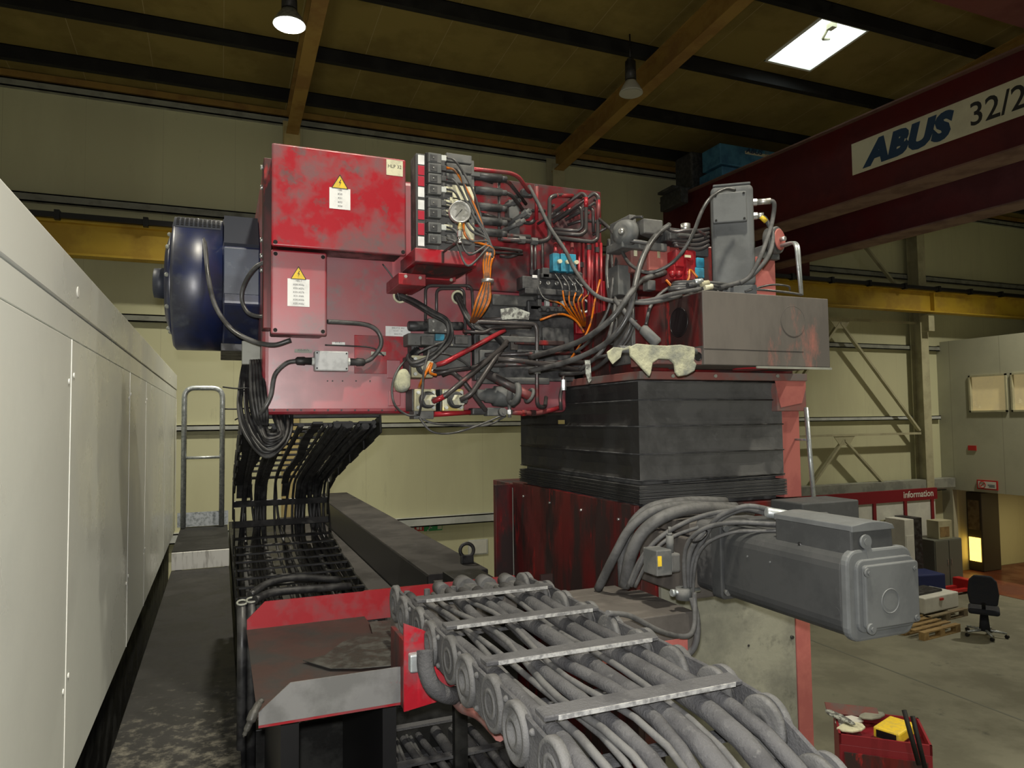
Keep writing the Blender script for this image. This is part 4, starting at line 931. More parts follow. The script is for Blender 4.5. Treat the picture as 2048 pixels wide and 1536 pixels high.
# gauge
ga = thing('pressure_gauge', 'round white faced pressure gauge in front of the solenoid valve rack', 'gauge', A(912, 490, 3.16))
gc = A(920, 424, 3.02)
nrm = (CAM-gc).normalized()*.35+V(0, -1, 0); nrm.normalize()
MB().lathe(gc+nrm*-.02, nrm, [(0, .040), (.002, .0505), (.024, .0505), (.028, .048), (.028, .044), (.024, .0435)], 40).build('case', 'steel', ga)
fc = MB().lathe(gc+nrm*.002, nrm, [(0, .044), (.0015, .0437)], 40).build('dial', 'gauge_face', ga)
gx = EZ.cross(nrm).normalized(); gz = nrm.cross(gx)
b = MB()
for k in range(26):
    an = R(225)-k*R(270)/25; d = gx*math.cos(an)+gz*math.sin(an); b.obox(gc+nrm*.004+d*(.036 if k % 5 else .0345), d, nrm.cross(d), nrm, .0025 if k % 5 else .004, .0005, .0003)
b.obox(gc+nrm*.0045+(gx*-.5+gz*-.55)*.018, gx*-.62+gz*-.78, nrm.cross(gx*-.62+gz*-.78), nrm, .022, .0011, .0004); b.obox(gc+nrm*.0045+(gx*.62+gz*.78)*.007, gx*.62+gz*.78, nrm.cross(gx*.62+gz*.78), nrm, .008, .002, .0004)
b.build('needle_and_scale', 'ink', fc)
for k in range(5): an = R(225)-k*R(270)/4; text('numeral', str(k*100)[:3], fc, gc+(gx*math.cos(an)+gz*math.sin(an))*.026-gz*.003, gx, gz, .0065, 'ink', ext=.004)
MB().cyl(gc-gz*.125+EY*.005, V(gc.x, YR+.005, gc.z-.125), .006).build('connection', 'pipe', ga)
MB().cyl(gc-gz*.05, gc-gz*.062, .008).cyl(gc-gz*.062, gc-gz*.078, .011, n=6, sm=False).cyl(gc-gz*.078, gc-gz*.085, .007).build('stem', 'brass', ga)
MB().cyl(gc-gz*.085, gc-gz*.112, .012, n=6, sm=False).cyl(gc-gz*.112, gc-gz*.135, .007).cyl(gc-gz*.135, gc-gz*.14, .010).build('fitting', 'steel', ga)

# bundle of solenoid cables
cbn = thing('solenoid_cables', 'bundle of grey and orange solenoid cables gathered by one metal tie', 'cable bundle', A(955, 640, 3.3))
random.seed(4)
ends = [(893, v+9) for v in plug_v]+[(900, 335), (905, 420)]
for k, (u, v) in enumerate(ends):
    mx = 940+(8-k)*3.2; my = v+(60 if k < 4 else 45)
    jt = (k-5)*1.6
    pts = [(u, v, YR-.015), (u+20, v+10, YR-.04-.002*k), (mx-10+jt, my+10, YR-.06), (978+jt*1.2, 470+k*3, YR-.05), (975+jt, 530, YR-.045), (974+jt*.8, 562, YR-.045), (968+jt*1.8, 600, YR-.03), (955+jt*1.2, 630, YR+.02), (945+jt*.5, 645, YR+.2)]
    P = catmull([A(*q) for q in pts], 6); half = 22
    MB().tube(P[:half], .0058, 7).build('cable', 'hose' if k not in (1, 9) else 'orange', cbn); MB().tube(P[half-1:], .0060, 7).build('cable', 'orange' if k % 3 != 1 else 'hose', cbn)
q = A(975, 562, YR-.045); MB().lathe(q-EZ*.008, EZ, [(0, .029), (0, .031), (.016, .031), (.016, .029)], 20).build('tie', 'steel', cbn)

# ---------------- rigid pipework, upper right ----------------
pw = thing('hydraulic_pipework', 'cluster of bent rigid hydraulic pipes on the upper right of the headstock', 'pipework', (1.6, 3.5, 4.7))
def pipe(pts, r, m='pipe', y=3.58, par=None, rb=.035):
    P = [A(p[0], p[1], p[2] if len(p) > 2 else y) for p in pts]
    return MB().tube(rounded(P, rb, 5), r, 8).build('pipe', m, par if par is not None else pw)
pipe([(900, 333, 3.35), (1022, 346, 3.40), (1038, 354, 3.42), (1063, 392, 3.5)], .011, 'pipe_red')
pipe([(985, 362, 3.40), (1016, 362, 3.42), (1052, 408, 3.55)], .010)
pipe([(955, 355, 3.40), (985, 364, 3.42)], .012)
pipe([(960, 376, 3.42), (1022, 388, 3.45), (1056, 434, 3.6)], .011)
pipe([(998, 480, 3.40), (998, 357, 3.42)], .008)
pipe([(945, 425, 3.40), (1000, 437), (1062, 447), (1073, 436), (1073, 370)], .011)
pipe([(1073, 440, 3.55), (1073, 372, 3.5)], .0112, 'pipe_red')
pipe([(1040, 420), (1090, 422)], .009)
pipe([(1000, 478, 3.45), (1080, 484, 3.5), (1099, 478, 3.5), (1099, 395, 3.5), (1115, 390, 3.5), (1162, 394, 3.6)], .0125)
pipe([(1112, 391, 3.5), (1145, 392, 3.55)], .0128, 'pipe_red')
pipe([(1108, 425, 3.6), (1163, 386, 3.52), (1172, 392, 3.5), (1172, 462, 3.5), (1162, 470, 3.5), (1110, 466, 3.55)], .0115)
pipe([(1105, 445, 3.62), (1188, 386, 3.5), (1197, 393, 3.48), (1195, 478, 3.48), (1185, 484, 3.48), (1105, 474, 3.55)], .0115)
pipe([(1197, 400, 3.48), (1196, 440, 3.48)], .012, 'pipe_red'); pipe([(1172, 395, 3.5), (1172, 415, 3.5)], .012, 'pipe_red')
pipe([(1115, 440, 3.64), (1155, 412, 3.56), (1163, 418, 3.54), (1165, 455, 3.54), (1155, 462, 3.56), (1105, 458, 3.6)], .0105)
pipe([(1130, 440, 3.64), (1178, 414, 3.56), (1186, 420, 3.54), (1187, 465, 3.54)], .0105)
pipe([(1135, 450, 3.66), (1165, 440, 3.6), (1205, 446, 3.6), (1215, 455, 3.6), (1185, 470, 3.64)], .0095)
for k in range(6): pipe([(1075+k*16, 448-k*4, 3.66), (1110+k*16, 425-k*4, 3.56)], .008)
pipe([(1000, 470, 3.5), (1010, 472, 3.5), (1060, 475, 3.5)], .016)
for u, v in ((1043, 480), (1068, 483)): q = A(u, v, 3.48); MB().cyl(q-EX*.018, q+EX*.018, .021, n=6, sm=False).build('nut', 'cast_grey', pw)
pipe([(925, 488, 3.42), (1000, 496, 3.42), (1048, 502, 3.5), (1020, 515, 3.55), (1000, 512, 3.6)], .008); pipe([(900, 500, 3.40), (1045, 508, 3.50)], .007)
b = MB()
for (u0_, v0, u1_, v1) in ((1005, 415, 1040, 400), (1015, 450, 1060, 420), (1000, 465, 1050, 440), (1030, 395, 1062, 378), (1040, 440, 1060, 425)):
    p, q = A(u0_, v0, 3.6), A(u1_, v1, 3.5); MB().cyl(p, q, .013).cyl(q-(q-p).normalized()*.05, q-(q-p).normalized()*.02, .02, n=6, sm=False).build('coupling', 'cast_grey', pw)
bx(1018, 400, 1040, 475, 3.60, 3.665, 'cast_grey', pw, 'distributor'); bx(1045, 378, 1068, 392, 3.48, 3.52, 'valve_black', pw, 'clamp')
for u in (1063, 1070, 1085, 1158, 1166, 1178, 1184, 1193, 1202):
    pipe([(u, 478 if u < 1100 else 486, 3.63), (u+1, 560 if u < 1100 else 640, 3.63)], .0085 if u != 1178 else .013, 'pipe_red' if u > 1150 else 'pipe')
for u, v in ((1064, 545), (1085, 545), (1178, 495), (1163, 530), (1194, 500)): q = A(u, v, 3.63); MB().cyl(q-EZ*.015, q+EZ*.015, .015, n=6, sm=False).build('nut', 'pipe', pw)
for k in range(7): q = A(1105+k*14, 412-k*2+(k % 2)*25, 3.665); MB().cyl(q, q-EY*.02, .009, n=6).build('bolt', 'pipe', pw)

# ---------------- blue valves + valve manifold ----------------
vm_ = thing('valve_manifold', 'dark valve manifold with three sky blue valves with pale knobs', 'valve manifold', (1.75, 3.55, 4.6))
for k, u in enumerate((1113, 1129, 1146)):
    o = bx(u-7, 506+k, u+7, 542+k, 3.50, 3.55, 'cyan', vm_, 'blue_valve', .004); q = A(u+6, 523+k, 3.49); MB().cyl(q+EY*.01, q-EY*.012, .0115, n=18).build('knob', 'cream_label', o)
    pipe([(u-2, 505, 3.54), (u-2, 488, 3.6)], .011, 'pipe_red', par=vm_)
mf = bx(1075, 540, 1166, 600, 3.56, 3.66, 'valve_black', vm_, 'block', .01)
for (u0_, v0, u1_, v1) in ((1045, 552, 1080, 578), (1050, 578, 1160, 590), (1085, 535, 1100, 556), (1150, 545, 1166, 560), (1083, 548, 1150, 558)): bx(u0_, v0, u1_, v1, 3.53, 3.62, 'valve_black', vm_, 'block', .006)
bx(1065, 550, 1075, 556, 3.525, 3.53, 'white_label', vm_, 'label')
for u in (1078, 1096, 1113, 1131, 1147, 1164): q = A(u, 565+(u-1078)*.04, 3.55); MB().ring(q-EY*.003, EY, .0095, .004, 16, 6).cyl(q, q-EY*.006, .004).build('port_ring', 'steel', vm_)
for k, u in enumerate((1080, 1096, 1112, 1128, 1144)):
    bx(u-4, 590, u+4, 612, 3.58, 3.61, ('valve_grey', 'light_steel')[k % 2], vm_, 'connector', .004)
    q = A(u, 620, 3.6); MB().sphere(q, .014).build('connector_cap', 'valve_black', vm_)
q = A(1116, 588, 3.57); MB().sphere(q, .007).build('blue_button', 'cyan', vm_)
for k, (u, v) in enumerate(((1075, 572), (1108, 545), (1122, 548), (1135, 552), (1148, 556), (1158, 560))):
    P = catmull([A(u, v, 3.52), A(u+14+k, v+25, 3.47), A(1122+k*8.5, 608-k*1.0, 3.45), A(1148+k*4.5, 638, 3.50), A(1162+k*1.5, 655, 3.6)], 6)
    MB().tube(P[:9], .0048, 6).build('cable', 'hose', vm_); MB().tube(P[8:], .0050, 6).build('cable', 'orange', vm_)
bx(1150, 560, 1212, 668, 3.655, 3.69, 'red_clean', vm_, 'side_plate', .003)
q = A(1168, 612, 3.65); MB().ring(q, EY, .036, .006, 22, 6).build('hole_rim', 'white_label', vm_); MB().lathe(q+EY*.002, -EY, [(0, .035), (.002, .034)], 22).build('hole', 'black', vm_)

# cable holes with bunches of black cable
for k, (u, v, pts, lb) in enumerate(((800, 592, [(800, 592, 3.68), (830, 605, 3.6), (868, 628, 3.52), (896, 645, 3.48), (899, 672, 3.47), (880, 700, 3.47), (852, 722, 3.48), (828, 728, 3.5), (820, 715, 3.55), (835, 700, 3.6)], 'left bunch of black cables leaving a hole and curling round the lower valve'),
                       (916, 595, [(916, 595, 3.68), (925, 615, 3.6), (938, 640, 3.52), (955, 655, 3.5), (985, 665, 3.55), (1010, 690, 3.6)], 'right bunch of black cables leaving the hole beside the orange bundle'))):
    t = thing('cable_bundle', lb, 'cable bundle', A(u, v, 3.69)); q = A(u, v, YM-.0)
    MB().ring(q-EY*.004, EY, .034, .007, 22, 6).build('hole_rim', 'cream_label', t); MB().lathe(q-EY*.001, -EY, [(0, .034), (.002, .033)], 22).build('hole', 'black', t)
    for j in range(7):
        a_ = 2*math.pi*j/7; o_ = V(math.cos(a_)*.014, math.sin(a_*2)*.006, math.sin(a_)*.014)
        MB().tube(catmull([A(*p)+o_*random.uniform(.6, 1.2) for p in pts], 6), .0075, 6).build('cable', 'hose' if j % 3 == 0 else 'black_rubber', t)

# ---------------- lower valve group ----------------
lv = thing('directional_valve', 'grey directional valve block with cylinder ends below the arched pipes', 'valve', (1.1, 3.55, 4.35))
bx(816, 668, 944, 692, 3.55, 3.66, 'cast_grey', lv, 'lower_body', .006); bx(857, 637, 897, 666, 3.56, 3.66, 'valve_grey', lv, 'upper_body', .006)
for (v, u0_, u1_, r) in ((652, 816, 858, .026), (652, 897, 925, .022), (680, 812, 822, .032)):
    p, q = A(u0_, v, 3.6), A(u1_, v, 3.6); MB().lathe(p, q-p, [(0, r*.8), (.006, r), ((q-p).length, r)], 20).build('end_cap', 'valve_black', lv)
bx(843, 672, 868, 690, 3.52, 3.55, 'valve_grey', lv, 'connector', .004); bx(911, 672, 937, 688, 3.52, 3.55, 'valve_grey', lv, 'connector', .004); bx(871, 668, 889, 681, 3.53, 3.55, 'cyan', lv, 'blue_plate')
for u, v in ((866, 643), (866, 661), (890, 661), (903, 690)): q = A(u, v, 3.54); MB().cyl(q, q-EY*.008, .006, n=6).build('screw', 'steel', lv)
bx(856, 694, 942, 740, 3.58, 3.69, 'valve_grey', lv, 'sub_plate', .004)
bx(823, 690, 838, 726, 3.60, 3.69, 'valve_black', lv, 'side_block', .004)
ap = thing('arched_pipes', 'rigid pipes arching over and past the directional valve', 'pipework', (1.3, 3.6, 4.1))
pipe([(851, 640, 3.6), (851, 571, 3.62), (943, 571, 3.62), (948, 640, 3.55)], .0085, par=ap); pipe([(873, 638, 3.6), (873, 577, 3.63), (928, 577, 3.63), (931, 668, 3.58)], .0085, par=ap)
pipe([(945, 668, 3.56), (948, 643, 3.5), (1070, 648, 3.46), (1074, 660, 3.46), (1074, 812, 3.48), (1090, 815, 3.52), (1092, 795, 3.6)], .0115, par=ap)
for v in (708, 741): q = A(1074, v, 3.46); MB().cyl(q-EZ*.018, q+EZ*.018, .019, n=6, sm=False).build('nut', 'cast_grey', ap)
pipe([(926, 662, 3.5), (970, 665, 3.5), (985, 655, 3.5), (1062, 654, 3.52)], .009, par=ap)
pipe([(867, 731, 3.5), (888, 726, 3.46), (1010, 660, 3.5)], .013, 'pipe_red', par=ap)
pipe([(866, 803, 3.45), (892, 791, 3.42), (1013, 688, 3.48)], .0135, par=ap, rb=.06); pipe([(866, 803, 3.45), (888, 793, 3.42)], .0138, 'pipe_red', par=ap)
pipe([(921, 800, 3.45), (943, 788, 3.42), (974, 741, 3.44), (1014, 682, 3.5)], .0135, par=ap, rb=.06)
pipe([(885, 750, 3.6), (902, 742, 3.56), (925, 760, 3.52), (972, 822, 3.5)], .0125, par=ap)
pipe([(996, 718, 3.42), (1045, 722, 3.40), (1168, 742, 3.42)], .0135, par=ap)
pipe([(868, 748, 3.56), (905, 740, 3.54), (950, 735, 3.58), (970, 722, 3.6)], .0115, par=ap)
tp = pipe([(974, 747, 3.5), (1058, 792, 3.44)], .024, par=ap); pipe([(1035, 779, 3.455), (1062, 794, 3.435)], .0245, 'pipe_red', par=ap)
q = A(1050, 787, 3.44); dd = (A(1058, 792, 3.44)-A(974, 747, 3.5)).normalized()
MB().ring(q+V(-.05, .03, -.0), (1, .1, -.2), .05, .017, 24, 8).build('hose_clamp', 'cast_grey', ap)
MB().ring(q+V(.03, .01, -.01), (1, .1, -.5), .034, .010, 24, 8).build('hose_clamp', 'cast_grey', ap)
fl = thing('hydraulic_filter', 'dark blue grey cylindrical filter lying under the diagonal pipes', 'filter', (1.4, 3.5, 4.1))
p, q = A(952, 789, 3.58), A(1040, 796, 3.58); MB().lathe(p, q-p, [(0, .02), (.004, .03), (.05, .03), (.052, .038), (.10, .04), (.102, .054), (.16, .056), (.19, .05), (.22, .056), (.25, .03)], 24).build('canister', 'cast_grey', fl)
for (u, v) in ((851, 800), (907, 800), (845, 733)):
    k = {851: 0, 907: 1, 845: 2}[u]
    t = thing('flange_fitting', ('left lower square flange fitting with white hex nut and red pipe', 'right lower square flange fitting with yellowish hex nut', 'upper square flange fitting with white hex under the valve')[k], 'fitting', A(u, v+20, 3.62))
    bx(u-27, v-22, u-18, v+22, 3.55, 3.69, 'valve_black', t, 'spacer', .004)
    f_ = bx(u-22, v-22, u+21, v+22, 3.53, 3.69, 'brass' if k == 1 else 'cream_steel', t, 'flange', .004)
    for sx_ in (-15, 15):
        for sy_ in (-15, 15): q = A(u+sx_, v+sy_, 3.53); MB().cyl(q, q-EY*.012, .010, n=6, sm=False).build('bolt', 'light_steel', t)
    q = A(u+3, v, 3.53); MB().lathe(q, -EY, [(0, .044), (.02, .044), (.022, .036), (.03, .036)], 24).build('collar', 'valve_black', t)
    dr = V(.45, -1, -.05).normalized(); MB().cyl(q-EY*.02, q-EY*.02+dr*.045, .030, n=6, sm=False).build('hex_nut', 'pale_hex', t, .003)
    MB().cyl(q-EY*.02+dr*.045, q-EY*.02+dr*.07, .018, n=6, sm=False).build('pipe_nut', 'cast_grey', t)
bk = thing('bottom_fittings', 'row of small hydraulic fittings and red pipe along the bottom edge of the headstock', 'fitting', (1.35, 3.6, 4.02))
bx(828, 822, 868, 838, 3.52, 3.62, 'cast_grey', bk, 'block', .004)
pipe([(866, 829, 3.56), (945, 824, 3.56)], .014, 'pipe_red', par=bk); bx(945, 816, 972, 830, 3.52, 3.6, 'valve_black', bk, 'tee', .008); bx(975, 815, 1010, 832, 3.53, 3.6, 'cast_grey', bk, 'valve', .006)
q = A(1003, 824, 3.52); MB().cyl(q, q-EY*.03, .021).cyl(q-EY*.03, q-EY*.034, .010).build('cap', 'cast_grey', bk)
q = A(1019, 824, 3.54); MB().cyl(q-EZ*.03, q+EZ*.04, .010).cyl(q-EZ*.012, q+EZ*.012, .017, n=6, sm=False).build('stem', 'steel', bk)
pipe([(1020, 825, 3.56), (1045, 826, 3.56), (1075, 827, 3.58), (1095, 822, 3.6), (1120, 815, 3.62)], .013, 'pipe_red', par=bk)
for u in (1047, 1066): q = A(u, 826, 3.565); MB().cyl(q-EX*.012, q+EX*.012, .019, n=6, sm=False).build('nut', 'red_dark', bk)
pipe([(1122, 820, 3.6), (1120, 790, 3.6), (1126, 770, 3.62), (1127, 740, 3.66)], .011, par=bk); q = A(1127, 770, 3.6); MB().cyl(q-EZ*.03, q+EZ*.03, .015, n=6, sm=False).build('coupling', 'galvanised', bk)
for k, (pts, lb) in enumerate((([(838, 835, 3.52), (862, 862, 3.5), (898, 867, 3.5), (945, 855, 3.5), (1008, 830, 3.5)], 'thin cable sagging lowest below the headstock bottom edge'),
                      ([(835, 832, 3.54), (865, 846, 3.52), (920, 851, 3.52), (975, 850, 3.52), (1012, 832, 3.54)], 'thin cable sagging just below the headstock bottom edge'),
                      ([(815, 715, 3.55), (795, 740, 3.5), (784, 775, 3.48), (790, 810, 3.48), (815, 830, 3.5), (835, 830, 3.52)], 'thin cable curving left around the lower fittings and grey rag'),
                      ([(858, 705, 3.45), (848, 740, 3.42), (845, 780, 3.41), (842, 810, 3.42), (838, 830, 3.5)], 'thin cable hanging in front of the left flange fitting'),
                      ([(835, 706, 3.48), (870, 690, 3.45), (898, 680, 3.48)], 'short cable rising across the front of the directional valve'),
                      ([(860, 705, 3.5), (895, 708, 3.47), (925, 722, 3.5), (940, 735, 3.55)], 'bluish hose arching under the directional valve'))):
    hose('thin_cable', [A(*q) for q in pts], .0055 if k < 3 else .006, 'hose', lb, 'cable')
for k, (pts, lb) in enumerate((([(862, 726, 3.44), (852, 745, 3.42), (842, 765, 3.44), (838, 775, 3.5)], 'short orange cable left of two crossing the upper flange fitting'), ([(864, 726, 3.43), (860, 745, 3.42), (872, 750, 3.44)], 'short orange cable bending right over the upper flange fitting'))):
    hose('orange_cable', [A(*q) for q in pts], .007, 'orange', lb, 'cable')
P = [A(*q) for q in ((800, 738, 3.5), (815, 736, 3.5), (823, 752, 3.5), (822, 775, 3.5), (812, 785, 3.5), (795, 782, 3.5), (789, 765, 3.5), (792, 748, 3.5))]
rg = tag(MB().prism(P, (0, .06, 0)).build('grey_rag', 'cloth', None, .018, 3), 'small grey rag stuffed left of the upper flange fitting', 'rag')
# dark grimy manifold plates on the middle of the face
dm = thing('manifold_block', 'broad dark oily manifold block in the middle of the headstock face', 'manifold', (1.5, 3.65, 4.3))
bx(948, 610, 1150, 762, 3.645, 3.699, 'valve_black', dm, 'plate', .006); bx(985, 590, 1075, 612, 3.62, 3.69, 'valve_grey', dm, 'upper_block', .01)
bx(1055, 600, 1085, 640, 3.6, 3.66, 'valve_black', dm, 'block', .01)
for k, (u0_, v0, u1_, v1, m) in enumerate(((1060, 612, 1150, 622, 'valve_grey'), (960, 672, 1080, 684, 'valve_grey'), (1030, 680, 1130, 690, 'red_dark'), (1035, 700, 1120, 708, 'valve_black'), (960, 700, 1000, 745, 'cast_grey'), (1090, 720, 1165, 742, 'valve_black'), (1022, 668, 1037, 700, 'dusty_steel'), (1085, 655, 1140, 700, 'valve_black'), (955, 755, 1100, 768, 'valve_grey'), (1000, 645, 1060, 660, 'cast_grey'))):
    bx(u0_, v0, u1_, v1, 3.60+.004*k, 3.66, m, dm, 'block', .006)
pipe([(955, 640, 3.62), (1150, 630, 3.62)], .010, par=dm); pipe([(970, 710, 3.6), (1160, 705, 3.58)], .012, par=dm); pipe([(980, 730, 3.58), (1170, 725, 3.56)], .014, par=dm)
P = [A(*q) for q in ((1001, 618, 3.57), (1030, 614, 3.57), (1060, 625, 3.57), (1058, 640, 3.57), (1030, 638, 3.57), (1003, 640, 3.57))]
tag(MB().prism(P, (0, .01, 0)).build('foil_scrap', 'sheet_plastic', None, .003), 'crumpled grey foil scrap stuck on the dark manifold block', 'scrap')
# ================= COLUMN, BELLOWS, RIGHT HEAD =================
XC0, YF, XR0 = 1.90, 2.99, 2.80
cl = thing('machine_column', 'tall machine column with red edges and pale dusty front plate', 'machine column', (2.4, 3.8, 0))
MB().box(2.81, 2.93, 3.0, 3.3, 3.40, 3.56).box(1.875, 2.865, 2.96, 4.95, 0, 3.56).build('base_box', 'red_dark', cl, .004)
MB().box(1.845, 1.874, 2.96, 4.50, 2.2, 3.58).build('side_cover', 'red_dark', cl, .003)
q = A(990, 975, 4.52); MB().box(1.73, 1.874, 4.52, 4.56, 2.2, 3.56).build('side_wing', 'red_dark', cl, .003)
for k, y in enumerate((3.1, 3.5, 3.9, 4.3)): MB().cyl((1.846, y, 3.50), (1.835, y, 3.50), .007, n=8).build('bolt', 'steel', cl)
b = MB(); b.tube(catmull([V(1.842, 4.49, 3.54), V(1.838, 4.48, 3.2), V(1.842, 4.485, 2.8), V(1.84, 4.48, 2.4)], 4), .004, 5); b.build('edge_seam', 'rail_steel', cl)
xa, xb = A(1378, 1300, 2.93).x, A(1592, 1300, 2.93).x; xc = A(1624, 1400, 2.93).x
MB().box(xa-.15, xb, 2.93, 2.958, 0, 3.36).build('front_plate', 'dusty_plate', cl, .003)
MB().box(xb+.001, xc, 2.925, 3.05, 0, 3.40).build('red_edge', 'red_post', cl, .003)
q = A(1497, 1291, 2.93); MB().cyl(q, q-EY*.003, .006).build('hole', 'ink', cl); q = A(1583, 1274, 2.93); MB().cyl(q, q-EY*.01, .010, n=6).build('bolt', 'ink', cl)
rp_ = thing('rear_post', 'dusty pink square post with torn pink paint at its head, right of the bellows', 'post', (2.87, 3.1, 3.57))
MB().box(2.81, 2.93, 3.0, 3.3, 3.565, 4.18).build('shaft', 'red_post', rp_, .003)
a_ = A(1552, 762, 2.96); c_ = A(1612, 822, 2.96)
MB().box(a_.x, c_.x, 2.955, 3.10, c_.z, 4.18).build('head', 'red_dusty', rp_, .004)
P = [A(*q, 2.952) for q in ((1550, 760), (1610, 756), (1612, 775), (1604, 806), (1562, 815), (1556, 790))]
MB().prism(P, (0, .002, 0)).build('pink_paint_patch', 'red_post', rp_)
# bellows
bl = thing('bellows', 'dark grey square fabric bellows in wide folds over a compressed pleated stack', 'bellows', (2.35, 3.9, 3.56))
zs = [A(1275, v, YF).z for v in (762, 800, 853, 909, 962)]
b = MB(); y1 = 4.47
random.seed(6)
def ringp(ins, z, tilt=0):
    pts = []
    for (x, y, k) in ((XC0, YF, 12), (XR0, YF, 16), (XR0, y1, 6), (XC0, y1, 16)): pts.append((x, y))
    out = []
    for i in range(4):
        (xa_, ya_), (xb_, yb_) = pts[i], pts[(i+1) % 4]; n = (16, 10, 16, 20)[i]
        for k in range(n):
            t = k/n; x, y = xa_+(xb_-xa_)*t, ya_+(yb_-ya_)*t; bul = ins*(1 if .0 < t else .55)
            nx, ny = ((0, -1), (1, 0), (0, 1), (-1, 0))[i]
            e = min(1, 6*min(t, 1-t))
            out.append(V(x-nx*bul*e+(0 if e > .9 else 0), y-ny*bul*e, z+random.uniform(-.0025, .0025)+tilt*(y-YF)))
    return out
levels = []
for i in range(len(zs)-1):
    z0_, z1_ = zs[i], zs[i+1]; levels += [(0.0, z0_), (.010, z0_+(z1_-z0_)*.12), (.024, z0_+(z1_-z0_)*.5), (.010, z0_+(z1_-z0_)*.88), (0, z1_-.0005)]
vs = []; n = 62
for ins, z in levels: vs += ringp(ins, z)
fs = []
for i in range(len(levels)-1):
    for k in range(n): fs.append((i*n+k, i*n+(k+1) % n, (i+1)*n+(k+1) % n, (i+1)*n+k))
b.add(vs, fs, False); b.f.append(tuple(range(n))); b.sm.append(False); b.f.append(tuple((len(levels)-1)*n+k for k in range(n))[::-1]); b.sm.append(False)
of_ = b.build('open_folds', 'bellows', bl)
def oily(o):  # gives the faces turned left the darker fabric
    o.data.materials.append(MATS['bellows_dark'])
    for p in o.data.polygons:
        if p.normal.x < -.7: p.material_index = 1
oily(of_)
for z in zs: MB().tube([V(XC0-.004, y1, z), V(XC0-.004, YF-.004, z), V(XR0+.004, YF-.004, z)], .0035, 5).build('fold_seam', 'valve_black', bl)
z0_ = zs[-1]
for k in range(15):
    z = 3.585+(z0_-.012-3.585)*k/14*.80; o_ = random.uniform(-.008, .006)
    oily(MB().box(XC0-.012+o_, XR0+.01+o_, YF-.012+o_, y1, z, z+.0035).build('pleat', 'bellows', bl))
MB().box(XC0+.03, XR0-.03, YF+.03, y1-.03, 3.562, z0_).build('inner_fabric', 'valve_black', bl)
MB().prism([V(XC0-.01, YF-.01, z0_-.028), V(XR0, YF-.01, z0_-.008), V(XR0, y1, z0_-.01), V(XC0-.01, y1, z0_-.03)], (0, 0, .003)).build('pleat', 'bellows', bl)
q = A(1123, 844, 3.9); q = AX(1123, 844, XC0-.002); MB().box(XC0-.005, XC0-.001, q.y-.04, q.y+.04, q.z-.012, q.z+.012).build('maker_tag', 'brass', bl)
# saddle + ram head
sd = thing('saddle', 'red dusty saddle plate and dark red ram head above the bellows', 'machine part', (2.4, 3.4, 4.19))
z = A(1275, 760, YF).z+.002
MB().box(XC0-.02, A(1614, 740, 2.94).x, 2.94, 4.55, z, A(1300, 742, 2.94).z).build('base_flange', 'red_dusty', sd, .003)
MB().box(1.96, 2.9, 3.0, 3.68, A(1300, 742, 2.94).z+.001, 4.60).box(2.13, 2.9, 3.68, 4.5, A(1300, 742, 2.94).z+.001, 4.60).build('ram_body', 'red_dark', sd, .01)
MB().box(2.16, 2.95, 3.35, 4.5, 4.6, 5.0).build('upper_body', 'red_dark', sd, .01)
MB().box(1.94, 1.98, 3.1, 3.3, 4.28, 5.05).build('dark_strip', 'cast_grey', sd, .004)
for u in (1295, 1345, 1430, 1554): q = A(u, 752, 2.94); MB().cyl(q, q-EY*.008, .009, n=8).build('bolt', 'rail_steel', sd)
q = A(1500, 738, 2.85); MB().lathe(q-EZ*.004, EZ, [(0, .085), (.03, .085)], 24).build('red_hub', 'red_clean', sd)
# grey counterweight box
gb = thing('cover_box', 'big bare steel box with faint red paint and a round outline left of the runway', 'machine cover', (2.45, 2.8, 4.24))
a_, c_ = A(1405, 580, 2.70), A(1661, 737, 2.70); zt = a_.z; zb = 4.245
MB().box(a_.x, c_.x, 2.70, 2.99, zb, zt).build('front_body', 'steel_box', gb, .004)
q = A(1586, 643, 2.70)
MB().ring(V(q.x, 2.699, q.z), EY, .076, .0014, 40, 4).lathe(V(q.x, 2.6995, q.z), -EY, [(0, .0745), (.0015, .074)], 40).build('round_cover', 'steel_box', gb)
MB().box(a_.x+.3, c_.x, 2.69, 2.698, zb-.012, zb-.001).build('bottom_edge', 'rail_steel', gb)
MB().box(a_.x-.002, a_.x+.6, 2.6985, 2.70, A(1405, 697, 2.7).z-.0015, A(1405, 697, 2.7).z+.0005).build('seam', 'purlin', gb)
q = AX(1360, 645, a_.x); MB().lathe(V(a_.x-.007, q.y, q.z), -EX, [(0, .07), (.002, .069)], 30).ring(V(a_.x-.008, q.y, q.z), EX, .071, .003, 30, 5).build('side_hole', 'black', gb)
MB().box(a_.x-.006, a_.x-.001, 2.705, 2.995, zb+.09, zt-.01).build('side_plate', 'red_dark', gb)
q = A(1396, 713, 2.68); MB().box(A(1310, 713, 2.74).x, a_.x+.01, 2.72, 2.95, A(1396, 730, 2.74).z, A(1396, 697, 2.74).z).build('side_block', 'red_dusty', gb, .004)
q = A(1396, 713, 2.72); MB().ring(q-EY*.001, EY, .019, .003, 22, 6).lathe(q+EY*.001, -EY, [(0, .019), (.002, .0185)], 22).build('bore', 'black', gb)
